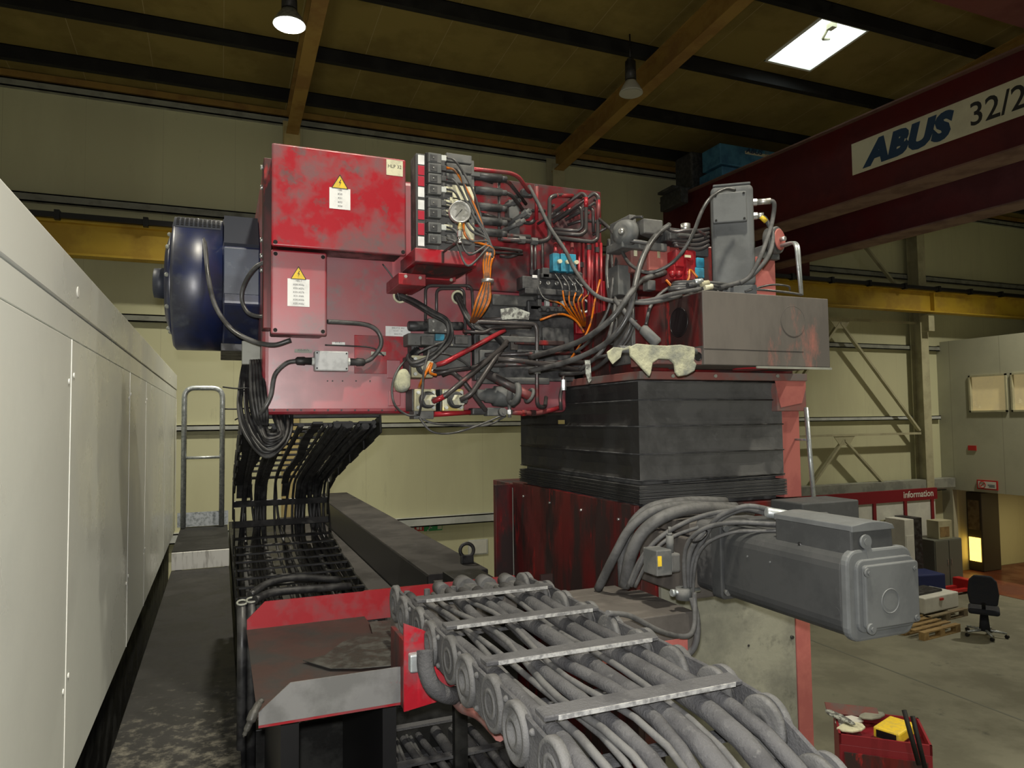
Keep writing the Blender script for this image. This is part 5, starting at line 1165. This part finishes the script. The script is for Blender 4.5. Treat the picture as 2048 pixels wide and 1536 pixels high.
# tall servo motor on top
sm_ = thing('servo_motor', 'tall grey rectangular servo motor standing upright on the steel box', 'servo motor', (2.15, 2.85, zt))
sv = V(-2.12, -2.85, 0).normalized(); sx_ = V(-sv.y, sv.x, 0)*-1; sx_ = sx_ if sx_.x > 0 else -sx_     # turned to face the gap between box and headstock
y0 = 2.74; sc0 = A(1465, 500, 2.86); sc0.z = 0; ztop = A(1460, 370, 2.80).z; hw = .102
def sbox(x0, x1, d0, d1, z0, z1, nm, m, par=None, bv=.004, sg=2):
    return MB().obox(sc0+sx_*(x0+x1)/2+sv*(d0+d1)/2+EZ*(z0+z1)/2, sx_, sv, EZ, (x1-x0)/2, (d1-d0)/2, (z1-z0)/2).build(nm, m, par if par is not None else sm_, bv, sg)
sbox(-hw, hw, -hw+.03, hw-.02, zt+.05, ztop, 'housing', 'servo_grey', bv=.025, sg=4)
sbox(-hw+.012, hw-.012, -hw+.04, hw-.03, ztop+.0005, ztop+.012, 'top_cap', 'servo_grey')
sbox(-hw+.03, hw, -hw+.03, hw-.0, zt+.001, zt+.05, 'mounting_flange', 'servo_grey')
zc1, zc0 = ztop-.045, ztop-.195
tb_ = sbox(-hw+.008, hw-.035, hw-.019, hw+.012, zc0, zc1, 'terminal_cover', 'servo_grey', bv=.006)
for x in (-hw+.022, hw-.049):
    for z in (zc0+.012, zc1-.012): MB().cyl(sc0+sx_*x+sv*(hw+.012)+EZ*z, sc0+sx_*x+sv*(hw+.016)+EZ*z, .006, n=8).build('screw', 'purlin', tb_)
for z, L in ((zc1-.035, .085), (zc0+.045, .05)):
    q = sc0+sx_*hw+EZ*z+sv*.02; MB().cyl(q-sx_*.01, q+sx_*.02, .018, n=6, sm=False).cyl(q+sx_*.02, q+sx_*L, .015).build('cable_gland', 'steel', sm_)
q1, q2 = sc0+sx_*(hw+.08)+EZ*(zc1-.035)+sv*.02, sc0+sx_*(hw+.045)+EZ*(zc0+.045)+sv*.02
hose('grey_cable', [q1-sx_*.02, q1+sx_*.02-EZ*.01, A(1545, 440, 2.74), A(1535, 475, 2.70), A(1520, 515, 2.68), A(1500, 552, 2.70), A(1480, 566, 2.72)], .011, 'hose_dusty', 'cable from the upper gland of the tall servo motor curving down', 'cable')
hose('grey_cable', [q2-sx_*.01, A(1532, 440, 2.76), A(1545, 470, 2.73), A(1540, 505, 2.68), A(1520, 535, 2.68), A(1490, 560, 2.72), A(1440, 575, 2.74)], .011, 'hose_dusty', 'cable with yellow mark from the lower gland of the tall servo motor', 'cable')
tag(MB().tube([A(1522, 433, 2.755), A(1532, 443, 2.750)], .0125, 8).build('yellow_sleeve', 'yellow'), 'small yellow sleeve on the lower cable beside the tall servo motor', 'cable marker')
# pulley / rear post / conduit
pu = thing('pulley', 'round red faced pulley on a grey bracket right of the tall servo motor', 'pulley', A(1548, 520, 3.0))
q = A(1549, 480, 3.0); MB().lathe(q+V(.0, .04, 0), V(.35, -1, 0), [(0, .075), (.05, .075), (.055, .07)], 32).build('rim', 'cast_grey', pu); MB().lathe(q+V(.018, -.02, 0), V(.35, -1, 0), [(0, .06), (.004, .055)], 32).build('face', 'red_post', pu)
MB().cyl(q+V(.02, -.02, 0), q+V(.03, -.05, 0), .012).build('axle', 'steel', pu)
a_, c_ = A(1525, 490, 3.02), A(1560, 516, 3.02); MB().box(a_.x, c_.x, 3.02, 3.15, c_.z-.01, a_.z).build('bracket', 'cast_grey', pu, .005)
a_, c_ = A(1512, 520, 3.05), A(1552, 583, 3.05); MB().box(a_.x, c_.x, 3.05, 3.25, zt-.2, a_.z+.02).build('post', 'red_post', pu, .003)
cd_ = thing('conduit', 'pair of bent grey conduits rising at the right of the pulley over the steel box', 'conduit', A(1603, 590, 2.82))
for dx in (0, 8): MB().tube(rounded([A(1560+dx, 492, 2.98), A(1585+dx*.6, 484, 2.9), A(1592+dx*.6, 492, 2.85), A(1602+dx*.2, 590, 2.82)], .05), .009, 8).build('tube', 'galvanised', cd_)
cq = A(1618, 880, 2.88); tag(MB().tube([A(1612, 815, 2.9), A(1628, 1002, 2.85)], .012, 8).cyl(cq, V(2.90, 3.01, cq.z), .006, n=8).build('grey_conduit', 'galvanised'), 'thin upright galvanised conduit right of the bellows', 'conduit')
# small motor, valves at left of servo
s2 = thing('pump_motor', 'small dusty grey electric motor lying on top left of the ram head', 'motor', A(1285, 500, 3.0))
p, q = A(1243, 463, 2.98), A(1335, 470, 3.2); q.z = p.z; MB().lathe(p, q-p, [(0, .035), (.01, .06), (.04, .068), (.06, .068), (.062, .058), (.22, .058), (.23, .04)], 24).build('body', 'cast_grey', s2)
MB().lathe(p-(q-p).normalized()*.012, q-p, [(0, .010), (.012, .02)], 14).build('shaft', 'steel', s2)
a_ = A(1283, 442, 2.95); c_ = A(1322, 472, 2.95); MB().box(a_.x, c_.x, 2.93, 3.08, c_.z, a_.z+.01).build('terminal_cover', 'valve_grey', s2, .006)
MB().box(A(1240, 478, 3).x, A(1330, 478, 3).x, 2.98, 3.14, A(1280, 500, 3).z, A(1280, 484, 3).z).build('foot', 'cast_grey', s2, .006)
for k in range(5): q = A(1318+k*5, 448+k*6+(k % 2)*8, 2.98); MB().cyl(q, q+V(.02, .02, .01), .012, n=8).build('fin', 'valve_black', s2)
hv = thing('red_pump', 'bright red valve and cyan valve among dark fittings left of the servo motor', 'valve', A(1385, 560, 2.95))
for (u0_, v0, u1_, v1, y0_, y1_, m, nm) in ((1352, 500, 1393, 535, 2.92, 3.0, 'red_clean', 'red_body'), (1348, 530, 1380, 560, 2.93, 3.05, 'red_clean', 'red_base'), (1372, 500, 1392, 560, 2.9, 2.99, 'red_clean', 'red_plug'), (1394, 515, 1410, 535, 2.92, 3.0, 'cyan', 'cyan_valve'), (1389, 535, 1410, 556, 2.90, 3.0, 'cyan', 'cyan_valve'),
                            (1340, 468, 1420, 482, 2.95, 3.1, 'valve_black', 'dark_block'), (1385, 485, 1418, 512, 2.96, 3.08, 'cast_grey', 'dark_block'), (1358, 466, 1384, 473, 2.93, 2.98, 'valve_grey', 'cap_plate'), (1330, 455, 1362, 482, 2.96, 3.1, 'valve_black', 'coupling_block')):
    bx(u0_, v0, u1_, v1, y0_, y1_, m, hv, nm, .006)
q = A(1371, 455, 2.96); MB().cyl(q-EZ*.022, q+EZ*.018, .024, n=20).build('silver_cap', 'steel', hv)
q = A(1380, 512, 2.89); MB().cyl(q, q+EY*.02, .024, n=8, sm=False).build('red_hex', 'red_clean', hv); q = A(1376, 513, 2.885); MB().box(q.x-.02, q.x+.014, 2.88, 2.886, q.z-.006, q.z+.006).build('cream_tag', 'cream_label', hv)
for k, u in enumerate((1345, 1358, 1376)): q = A(u, 548, 2.91); MB().sphere(q, .018).build('red_knob', 'red_clean', hv)
for k in range(5): 
    p = A(1336+k*3, 470+k*5, 2.97); MB().tube(catmull([p, p+V(.12, -.03, .02-.01*k), A(1418, 458+k*8, 2.93)], 5), .010, 7).build('pipe', 'pipe', hv)
oc = thing('red_valve_housing', 'pair of dusty red valve housings with small yellow plates under the small motor', 'valve', A(1300, 560, 3.02))
bx(1262, 492, 1296, 545, 3.02, 3.2, 'red_dusty', oc, 'left_housing', .006); bx(1297, 490, 1342, 542, 3.0, 3.2, 'red_post', oc, 'right_housing', .006); bx(1268, 548, 1345, 582, 3.04, 3.2, 'red_dark', oc, 'base', .006)
bx(1315, 498, 1321, 516, 2.995, 3.0, 'brass', oc, 'plate'); bx(1268, 495, 1275, 512, 3.015, 3.02, 'cream_label', oc, 'plate'); bx(1236, 530, 1262, 590, 3.05, 3.15, 'cast_grey', oc, 'grey_plate', .004)
bx(1296, 560, 1312, 580, 2.99, 3.04, 'cast_grey', oc, 'junction', .004)
gl_ = thing('cable_coil', 'loose coil of dusty cables with pale connectors lying on top of the steel box', 'cable coil', A(1430, 575, 2.78))
for k in range(4):
    P = []
    for i in range(15):
        t = 2*math.pi*i/14+k; P.append(V(2.10+.02*k, 2.80, zt+.012+.012*k)+V(math.cos(t)*(.13+.012*k), math.sin(t)*.06, 0))
    MB().tube(catmull(P, 3), .0075, 6).build('cable', 'hose_dusty' if k % 2 else 'hose', gl_)
for (u, v, m) in ((1395, 563, 'galvanised'), (1408, 567, 'cream_steel'), (1382, 570, 'valve_black'), (1415, 574, 'pale_hex')):
    q = A(u, v, 2.73); MB().cyl(q-V(.02, 0, .004), q+V(.025, 0, .004), .014, n=10).build('connector', m, gl_)
# cloth
def draped(name, label_, uv, y, y2, m):
    P = [A(u, v, y) for u, v in uv]; return tag(MB().prism(P, (0, (y2-y)*.5, 0)).build(name, m, None, .005, 2), label_, 'cloth')
draped('rag', 'large pale dusty rag draped in two lobes over the pipe left of the steel box', [(1260, 694), (1275, 687), (1310, 690), (1335, 691), (1362, 689), (1390, 694), (1391, 705), (1389, 722), (1394, 728), (1390, 742), (1375, 750), (1358, 753), (1352, 745), (1350, 728), (1340, 719), (1318, 718), (1306, 726), (1303, 745), (1300, 753), (1291, 743), (1282, 733), (1272, 722), (1262, 712)], 2.64, 2.67, 'cloth')
draped('rag', 'small pale dusty rag corner hanging left of the large rag', [(1214, 704), (1228, 694), (1250, 696), (1262, 690), (1262, 698), (1245, 702), (1242, 715), (1226, 729), (1217, 716)], 2.70, 2.715, 'cloth')
tag(MB().cyl(A(1238, 698, 2.72), A(1392, 704, 2.70), .016).build('rag_pipe', 'cast_grey'), 'horizontal grey pipe carrying the draped pale rags', 'pipe')
bx_ = None
P = [A(*q, 2.95) for q in ((1170, 720), (1181, 720), (1183, 760), (1178, 766), (1172, 750))]
tag(MB().prism(P, (0, .004, 0)).build('grey_strip', 'sheet_plastic'), 'small grey strip dangling under the dark hoses left of the small rag', 'strip')
# ---- loose hoses ----
HS = [
 ('hose', 'beige', [(1058, 372, 3.5), (1078, 410, 3.42), (1100, 455, 3.35), (1130, 500, 3.25), (1150, 540, 3.15), (1185, 585, 3.0), (1225, 602, 2.9), (1290, 602, 2.75), (1345, 588, 2.68), (1400, 578, 2.70)], .0100, 'hose_dusty', 'long pale grey hose running diagonally from the pipes down to the steel box'),
 ('hose', '', [(1195, 435, 3.5), (1222, 460, 3.3), (1240, 495, 3.1), (1262, 530, 2.95), (1300, 545, 2.85), (1345, 525, 2.78), (1380, 480, 2.7), (1405, 420, 2.68), (1425, 392, 2.68), (1450, 378, 2.70), (1470, 380, 2.70)], .0085, 'hose', 'grey cable sagging in a deep loop up to the top of the tall servo motor'),
 ('hose', '', [(1338, 450, 2.93), (1318, 465, 2.88), (1298, 490, 2.82), (1280, 530, 2.78), (1268, 580, 2.74), (1256, 630, 2.74), (1225, 675, 2.8), (1180, 705, 2.95), (1120, 728, 3.1), (1060, 742, 3.3)], .0135, 'hose', 'thick dark hose falling from the small motor and curving left under the manifold'),
 ('hose', '', [(1330, 545, 2.9), (1285, 560, 2.8), (1262, 585, 2.72), (1245, 610, 2.72), (1215, 645, 2.76), (1165, 680, 2.9), (1110, 700, 3.05), (1060, 715, 3.3)], .0135, 'hose', 'thick dark hose sweeping left across the red pipes above the lower one'),
 ('hose', '', [(1345, 570, 2.85), (1318, 590, 2.8), (1300, 615, 2.76), (1292, 650, 2.74)], .008, 'hose', 'thin hose dropping beside the red valve housing to the dark side face'),
 ('hose', '', [(1230, 600, 2.85), (1245, 618, 2.78), (1262, 640, 2.74), (1280, 658, 2.72)], .011, 'hose_dusty', 'short upper part of hose leading into the thick grey sleeve'),
 ('hose', '', [(1242, 470, 3.2), (1252, 450, 3.1), (1268, 435, 3.0), (1285, 434, 2.95)], .007, 'hose', 'thin cable arching over the round end of the small motor'),
 ('hose', '', [(1243, 487, 3.02), (1258, 482, 2.97), (1280, 484, 2.94), (1300, 488, 2.93)], .010, 'hose', 'ribbed conduit lying under the small motor'),
 ('hose', '', [(1330, 455, 2.95), (1350, 463, 2.90), (1385, 460, 2.86), (1408, 468, 2.86), (1412, 478, 2.88)], .008, 'pipe', 'curved dark pipe over the dark fittings left of the servo motor'),
 ('hose', '', [(1362, 590, 2.72), (1330, 600, 2.70), (1290, 606, 2.72), (1250, 603, 2.8)], .009, 'hose_dusty', 'grey cable lying along the top edge toward the steel box'),
 ('hose', '', [(1395, 555, 2.85), (1380, 540, 2.86), (1376, 560, 2.84), (1350, 575, 2.82), (1332, 560, 2.84)], .006, 'orange', 'thin brown wire looping in front of the red pump valve'),
 ('hose', '', [(1500, 578, 2.74), (1550, 582, 2.72), (1590, 587, 2.74), (1603, 590, 2.80)], .006, 'hose', 'thin cable lying along the top edge of the steel box to the conduit'),
 ('hose', '', [(1490, 583, 2.73), (1540, 570, 2.74), (1575, 572, 2.76), (1580, 580, 2.80)], .005, 'hose', 'thin looping cable on top of the steel box behind the front one'),
 ('hose', '', [(1218, 480, 3.4), (1214, 540, 3.3), (1220, 600, 3.2), (1232, 640, 3.1), (1222, 690, 3.1)], .011, 'hose', 'dark vertical hose right beside the red pipe plate'),
 ('hose', '', [(1228, 478, 3.35), (1224, 520, 3.25), (1232, 570, 3.15), (1226, 640, 3.0), (1205, 700, 3.0), (1160, 740, 3.1)], .010, 'hose', 'dark hose second from the red pipe plate bending left at its foot'),
 ('hose', '', [(1236, 500, 3.2), (1226, 560, 3.1), (1216, 620, 3.1), (1180, 680, 3.2), (1150, 705, 3.3)], .008, 'hose', 'dark hose crossing from upper right to lower left beside the red pipes'),
 ('hose', '', [(1264, 600, 2.85), (1262, 650, 2.8), (1240, 690, 2.85), (1200, 730, 3.0), (1165, 745, 3.2), (1120, 748, 3.4)], .0105, 'hose', 'grey hose curving down behind the small rag to the lower left'),
 ('hose', '', [(1200, 560, 3.45), (1190, 600, 3.4), (1180, 650, 3.4), (1160, 690, 3.4), (1140, 720, 3.45)], .006, 'orange', 'thin orange brown wire hanging down the red pipes'),
 ('hose', '', [(1272, 640, 2.8), (1255, 680, 2.85), (1230, 705, 2.9), (1195, 715, 3.0), (1170, 725, 3.2)], .007, 'hose', 'thin hose swinging left just above the small rag'),
 ('hose', '', [(1080, 640, 3.45), (1120, 628, 3.4), (1150, 640, 3.4), (1168, 665, 3.4)], .006, 'orange', 'thin orange wire over the dark manifold near the white hole rim'),
]
for h_, _, pts, r, m, lb in HS: hose('rubber_hose' if r > .009 else 'thin_cable', [A(*q) for q in pts], r, m, lb, 'hose' if r > .009 else 'cable')
p, q = A(1283, 655, 2.72), A(1316, 688, 2.68)
tag(MB().lathe(p, q-p, [(0, .015), (.012, .024), ((q-p).length-.01, .026), ((q-p).length, .02)], 18).build('hose_sleeve', 'cast_grey'), 'thick dusty grey sleeve on the hose left of the steel box', 'sleeve')

# ================= BIG SERVO MOTOR AND FEED ARM =================
fa = thing('feed_arm', 'dusty grey red feed arm beam with gearbox, reaching left under the big servo motor', 'machine part', (1.6, 2.7, 3.04))
x1_ = A(1389, 1225, 2.4).x; z1_ = A(1389, 1222, 2.4).z; z0_ = A(1389, 1298, 2.4).z
MB().box(1.30, x1_, 2.40, 2.80, z0_, z1_).build('arm_beam', 'dusty_steel', fa, .004)
MB().box(1.32, x1_-.06, 2.80, 2.92, z1_-.02, z1_+.0).build('rear_ledge', 'dusty_steel', fa, .003)
MB().box(1.34, x1_-.04, 2.395, 2.399, z0_, z0_+.05).build('red_stripe', 'red_post', fa)
gx0, gx1 = A(1312, 1120, 2.66).x, A(1440, 1120, 2.5).x
MB().box(gx0+.08, gx1+.22, 2.50, 2.92, A(1400, 1198, 2.5).z, A(1400, 1078, 2.5).z).build('gearbox', 'dusty_steel', fa, .008)
MB().box(gx0+.10, gx0+.32, 2.55, 2.8, A(1360, 1078, 2.5).z, A(1360, 1062, 2.5).z+.02).build('gearbox_lid', 'dusty_steel', fa, .004)
a_, c_ = A(1313, 1102, 2.46), A(1345, 1150, 2.46); so = MB().box(a_.x, c_.x, 2.46, 2.56, c_.z, a_.z).build('pump_block', 'cast_grey', fa, .004)
MB().box(a_.x+.004, a_.x+.022, 2.457, 2.46, c_.z+.04, a_.z-.022).build('yellow_label', 'yellow', so)
q = A(1340, 1095, 2.5); MB().cyl(q-EZ*.02, q+EZ*.05, .016).cyl(q+EZ*.05, q+EZ*.06, .010).cyl(q+EZ*.06, q+EZ*.085, .006).build('solenoid_stem', 'cast_grey', fa)
MB().box(c_.x, c_.x+.05, 2.47, 2.56, c_.z+.005, a_.z-.02).build('elbow_block', 'valve_grey', fa, .008)
q = A(1368, 1183, 2.42); MB().lathe(q-EZ*.03, EZ, [(0, .034), (.045, .034)], 18).build('hose_clamp', 'cast_grey', fa)
MB().cyl(q-EX*.055, q+EX*.075, .009).cyl(q-EX*.06, q-EX*.045, .015, n=6).build('clamp_bolt', 'galvanised', fa)
# motor
bmt = thing('big_servo_motor', 'large dust covered grey servo motor pointing at the viewer on the right', 'servo motor', (2.03, 2.0, 3.25))
ye = 1.70; xl, xr_ = A(1703, 1210, ye).x, A(1834, 1200, ye).x; zb2, zt2 = A(1710, 1290, ye).z, A(1715, 1122, ye).z
def rrect(x0, x1, z0, z1, r, y, n=5):
    P = []
    for cx, cz, a0_ in ((x1-r, z1-r, 0), (x0+r, z1-r, 90), (x0+r, z0+r, 180), (x1-r, z0+r, 270)):
        for k in range(n+1): an = R(a0_+90*k/n); P.append(V(cx+r*math.cos(an), y, cz+r*math.sin(an)))
    return P
MB().prism(rrect(xl+.004, xr_-.004, zb2+.003, zt2+.025, .06, ye+.045), (0, .575, 0)).build('body', 'motor_grey', bmt, .004)
MB().prism(rrect(xl, xr_, zb2, zt2+.03, .045, ye+.012), (0, .032, 0)).build('end_shield', 'servo_grey', bmt, .008)
MB().prism(rrect(xl+.03, xr_-.005, zb2+.03, zt2-.0, .03, ye+.0), (0, .02, 0)).build('end_cover', 'servo_grey', bmt, .004)
cvr = MB().prism(rrect(xl+.045, xr_-.01, zb2+.045, zt2-.015, .012, ye-.018), (0, .018, 0)).build('cover_plate', 'servo_grey', bmt, .004)
q = A(1781, 1202, ye-.018); MB().ring(q, EY, .038, .0024, 30, 5).lathe(q+EY*.001, -EY, [(0, .029), (.0015, .0285)], 30).build('round_recess', 'servo_grey', cvr)
for x, z, r_ in ((xl+.055, zb2+.05, .017), (xr_-.028, zb2+.06, .010), (xl+.05, zt2-.035, .014), (xr_-.028, zt2-.04, .008)): MB().cyl((x, ye-.018, z), (x, ye-.018-r_*.6, z), r_, n=18).cyl((x, ye-.018-r_*.6, z), (x, ye-.020-r_*.7, z), r_*.45, n=6).build('boss', 'servo_grey', bmt)
MB().prism(rrect(xl-.01, xr_+.01, zb2+.00, zt2+.05, .02, ye+.62), (0, .06, 0)).build('front_flange', 'motor_grey', bmt, .005)
MB().prism(rrect(xl+.0, xr_, zb2+.01, zt2+.04, .03, ye+.69), (0, .10, 0)).build('adapter', 'valve_black', bmt, .004)
q = A(1457, 1185, ye+.6); 
for z in (zb2+.03, zt2+.02): MB().cyl((xl+.012, ye+.62, z), (xl+.012, ye+.605, z), .013, n=6).build('bolt', 'cast_grey', bmt)
q = AX(1520, 1118, xl+.011); pl_ = MB().box(xl+.006, xl+.011, q.y-.07, q.y+.07, q.z-.025, q.z+.025).build('rating_plate', 'motor_grey', bmt, .002)
for dy in (-.06, .06): MB().cyl((xl+.006, q.y+dy, q.z), (xl+.002, q.y+dy, q.z), .004, n=8).build('rivet', 'servo_grey', pl_)
q = AX(1676, 1222, xl+.011); MB().cyl(V(xl+.013, q.y, q.z), V(xl+.003, q.y, q.z), .013).build('boss', 'motor_grey', bmt)
q = AX(1600, 1093, xl+.03); MB().cyl(V(xl+.04, q.y, q.z-.01), V(xl+.03, q.y, q.z+.015), .008, n=6).build('breather', 'black', bmt)
# terminal box on the motor, arched lid
yt0 = ye+.02; xa, xb2 = A(1703, 1085, yt0).x, A(1785, 1085, yt0).x; za, zb3 = A(1703, 1118, yt0).z, A(1703, 1056, yt0).z
P = [V(xa, yt0, za-.07), V(xb2+.01, yt0, za-.07), V(xb2, yt0, zb3-.01)]+[V(xb2+(xa-xb2)*k/6, yt0, zb3-.008+.012*math.sin(math.pi*k/6)) for k in range(1, 6)]+[V(xa, yt0, zb3-.005)]
MB().prism(P, (0, .34, 0)).build('terminal_box', 'motor_grey', bmt, .006)
MB().prism([p+V(0, -.004, 0)+(EZ*.012 if i > 1 else EZ*(zb3-za+.055)) for i, p in enumerate(P)], (0, .35, 0)).build('terminal_lid', 'servo_grey', bmt, .003)
q = A(1729, 1083, yt0-.002); MB().cyl(q+EY*.002, q-EY*.008, .023, n=20).cyl(q-EY*.008, q-EY*.010, .011).obox(q+V(.02, -.004, -.06), V(.3, 0, -1), V(1, 0, .3), EY, .06, .012, .003).build('lifting_lug', 'servo_grey', bmt)
rq = A(1572, 1003, 2.56); MB().box(rq.x, rq.x+.34, 2.46, 2.66, rq.z-.13, rq.z).build('rear_terminal_box', 'motor_grey', bmt, .006)
cn = thing('plug_connector', 'metal plug connectors on dusty cables joined on top of the big servo motor', 'connector', A(1570, 1035, 2.1))
for (u1, v1, u2, v2, y_, r, m) in ((1532, 1024, 1580, 1032, 2.15, .020, 'galvanised'), (1580, 1032, 1655, 1030, 2.12, .012, 'motor_grey'), (1588, 1050, 1622, 1066, 2.10, .022, 'cast_grey'), (1560, 1040, 1590, 1052, 2.12, .017, 'valve_black')):
    p, q = A(u1, v1, y_), A(u2, v2, y_-.03); MB().lathe(p, q-p, [(0, r*.8), (.005, r), ((q-p).length-.005, r), ((q-p).length, r*.8)], 16).build('plug', m, cn)
MB().ring(A(1590, 1040, 2.09), (1, -.3, 0), .024, .004, 16, 5).build('wire_tie', 'black', cn); MB().tube(catmull([A(1622, 1035, 2.08), A(1628, 1055, 2.06), A(1626, 1085, 2.06)], 4), .005, 5).build('wire', 'black', cn)
# dusty hoses over the arm
BH = [
 ([(1196, 1178, 2.85), (1230, 1110, 2.72), (1262, 1055, 2.68), (1310, 1020, 2.66), (1370, 1010, 2.7), (1430, 1012, 2.75), (1470, 1012, 2.85)], .020, 'left thick dusty hose arching up from behind the chain to the bellows foot'),
 ([(1250, 1172, 2.72), (1262, 1110, 2.66), (1290, 1060, 2.62), (1340, 1028, 2.60), (1400, 1016, 2.64), (1460, 1020, 2.75), (1500, 1025, 2.85)], .027, 'thickest dusty hose in the arch above the red base'),
 ([(1246, 1172, 2.74), (1245, 1120, 2.74), (1255, 1070, 2.74), (1275, 1035, 2.74), (1310, 1012, 2.74), (1380, 1002, 2.78), (1450, 1003, 2.88)], .022, 'rear thick hose standing close to the red base corner'),
 ([(1262, 1172, 2.66), (1290, 1110, 2.60), (1320, 1075, 2.56), (1370, 1045, 2.52), (1420, 1028, 2.45), (1480, 1020, 2.35), (1530, 1025, 2.2)], .010, 'upper of the thinner cables arching toward the plug connector'),
 ([(1256, 1174, 2.67), (1280, 1120, 2.62), (1312, 1082, 2.58), (1350, 1055, 2.54), (1400, 1035, 2.50), (1450, 1030, 2.45)], .009, 'thin cable below the upper one in the dusty arch'),
 ([(1270, 1174, 2.64), (1298, 1118, 2.58), (1330, 1082, 2.54), (1380, 1060, 2.50), (1440, 1045, 2.4), (1500, 1048, 2.25), (1560, 1052, 2.15)], .008, 'thin cable lowest in the dusty arch'),
 ([(1372, 1195, 2.42), (1368, 1130, 2.40), (1374, 1090, 2.38), (1395, 1065, 2.34), (1430, 1050, 2.28), (1480, 1045, 2.2), (1550, 1048, 2.12), (1610, 1048, 2.08)], .009, 'cable rising from the clamp and turning right, outermost'),
 ([(1376, 1195, 2.43), (1376, 1130, 2.41), (1384, 1095, 2.39), (1405, 1068, 2.35), (1445, 1035, 2.3), (1490, 1018, 2.25), (1530, 1026, 2.18)], .011, 'cable rising from the clamp to the metal plug connector'),
 ([(1380, 1195, 2.43), (1382, 1140, 2.41), (1392, 1105, 2.39), (1412, 1070, 2.35), (1430, 1040, 2.3), (1460, 1022, 2.25), (1500, 1012, 2.2), (1560, 1024, 2.15)], .010, 'cable rising from the clamp, highest over the motor flange'),
 ([(1386, 1195, 2.41), (1388, 1150, 2.39), (1396, 1110, 2.37), (1420, 1082, 2.33), (1470, 1064, 2.25), (1540, 1062, 2.15), (1600, 1058, 2.1)], .007, 'thin cable rising from the clamp along the motor side'),
 ([(1388, 1185, 2.38), (1390, 1220, 2.36), (1388, 1255, 2.34), (1376, 1272, 2.32), (1345, 1270, 2.30), (1310, 1258, 2.25), (1260, 1232, 2.2), (1215, 1226, 2.15)], .010, 'cable drooping from the clamp across the arm beam to the chain'),
 ([(1384, 1195, 2.38), (1394, 1240, 2.36), (1392, 1285, 2.36), (1375, 1310, 2.38), (1355, 1312, 2.42)], .013, 'thick cable hanging past the end of the arm beam'),
]
for pts, r, lb in BH: hose('dusty_hose' if r > .012 else 'dusty_cable', [A(*q) for q in pts], r, 'hose_dusty', lb, 'hose' if r > .012 else 'cable')
q = A(1398, 1072, 2.33); tag(MB().ring(q, (-.6, .1, .8), .036, .004, 18, 5).build('cable_tie', 'black'), 'black cable tie around the cables beside the big servo flange', 'cable tie')
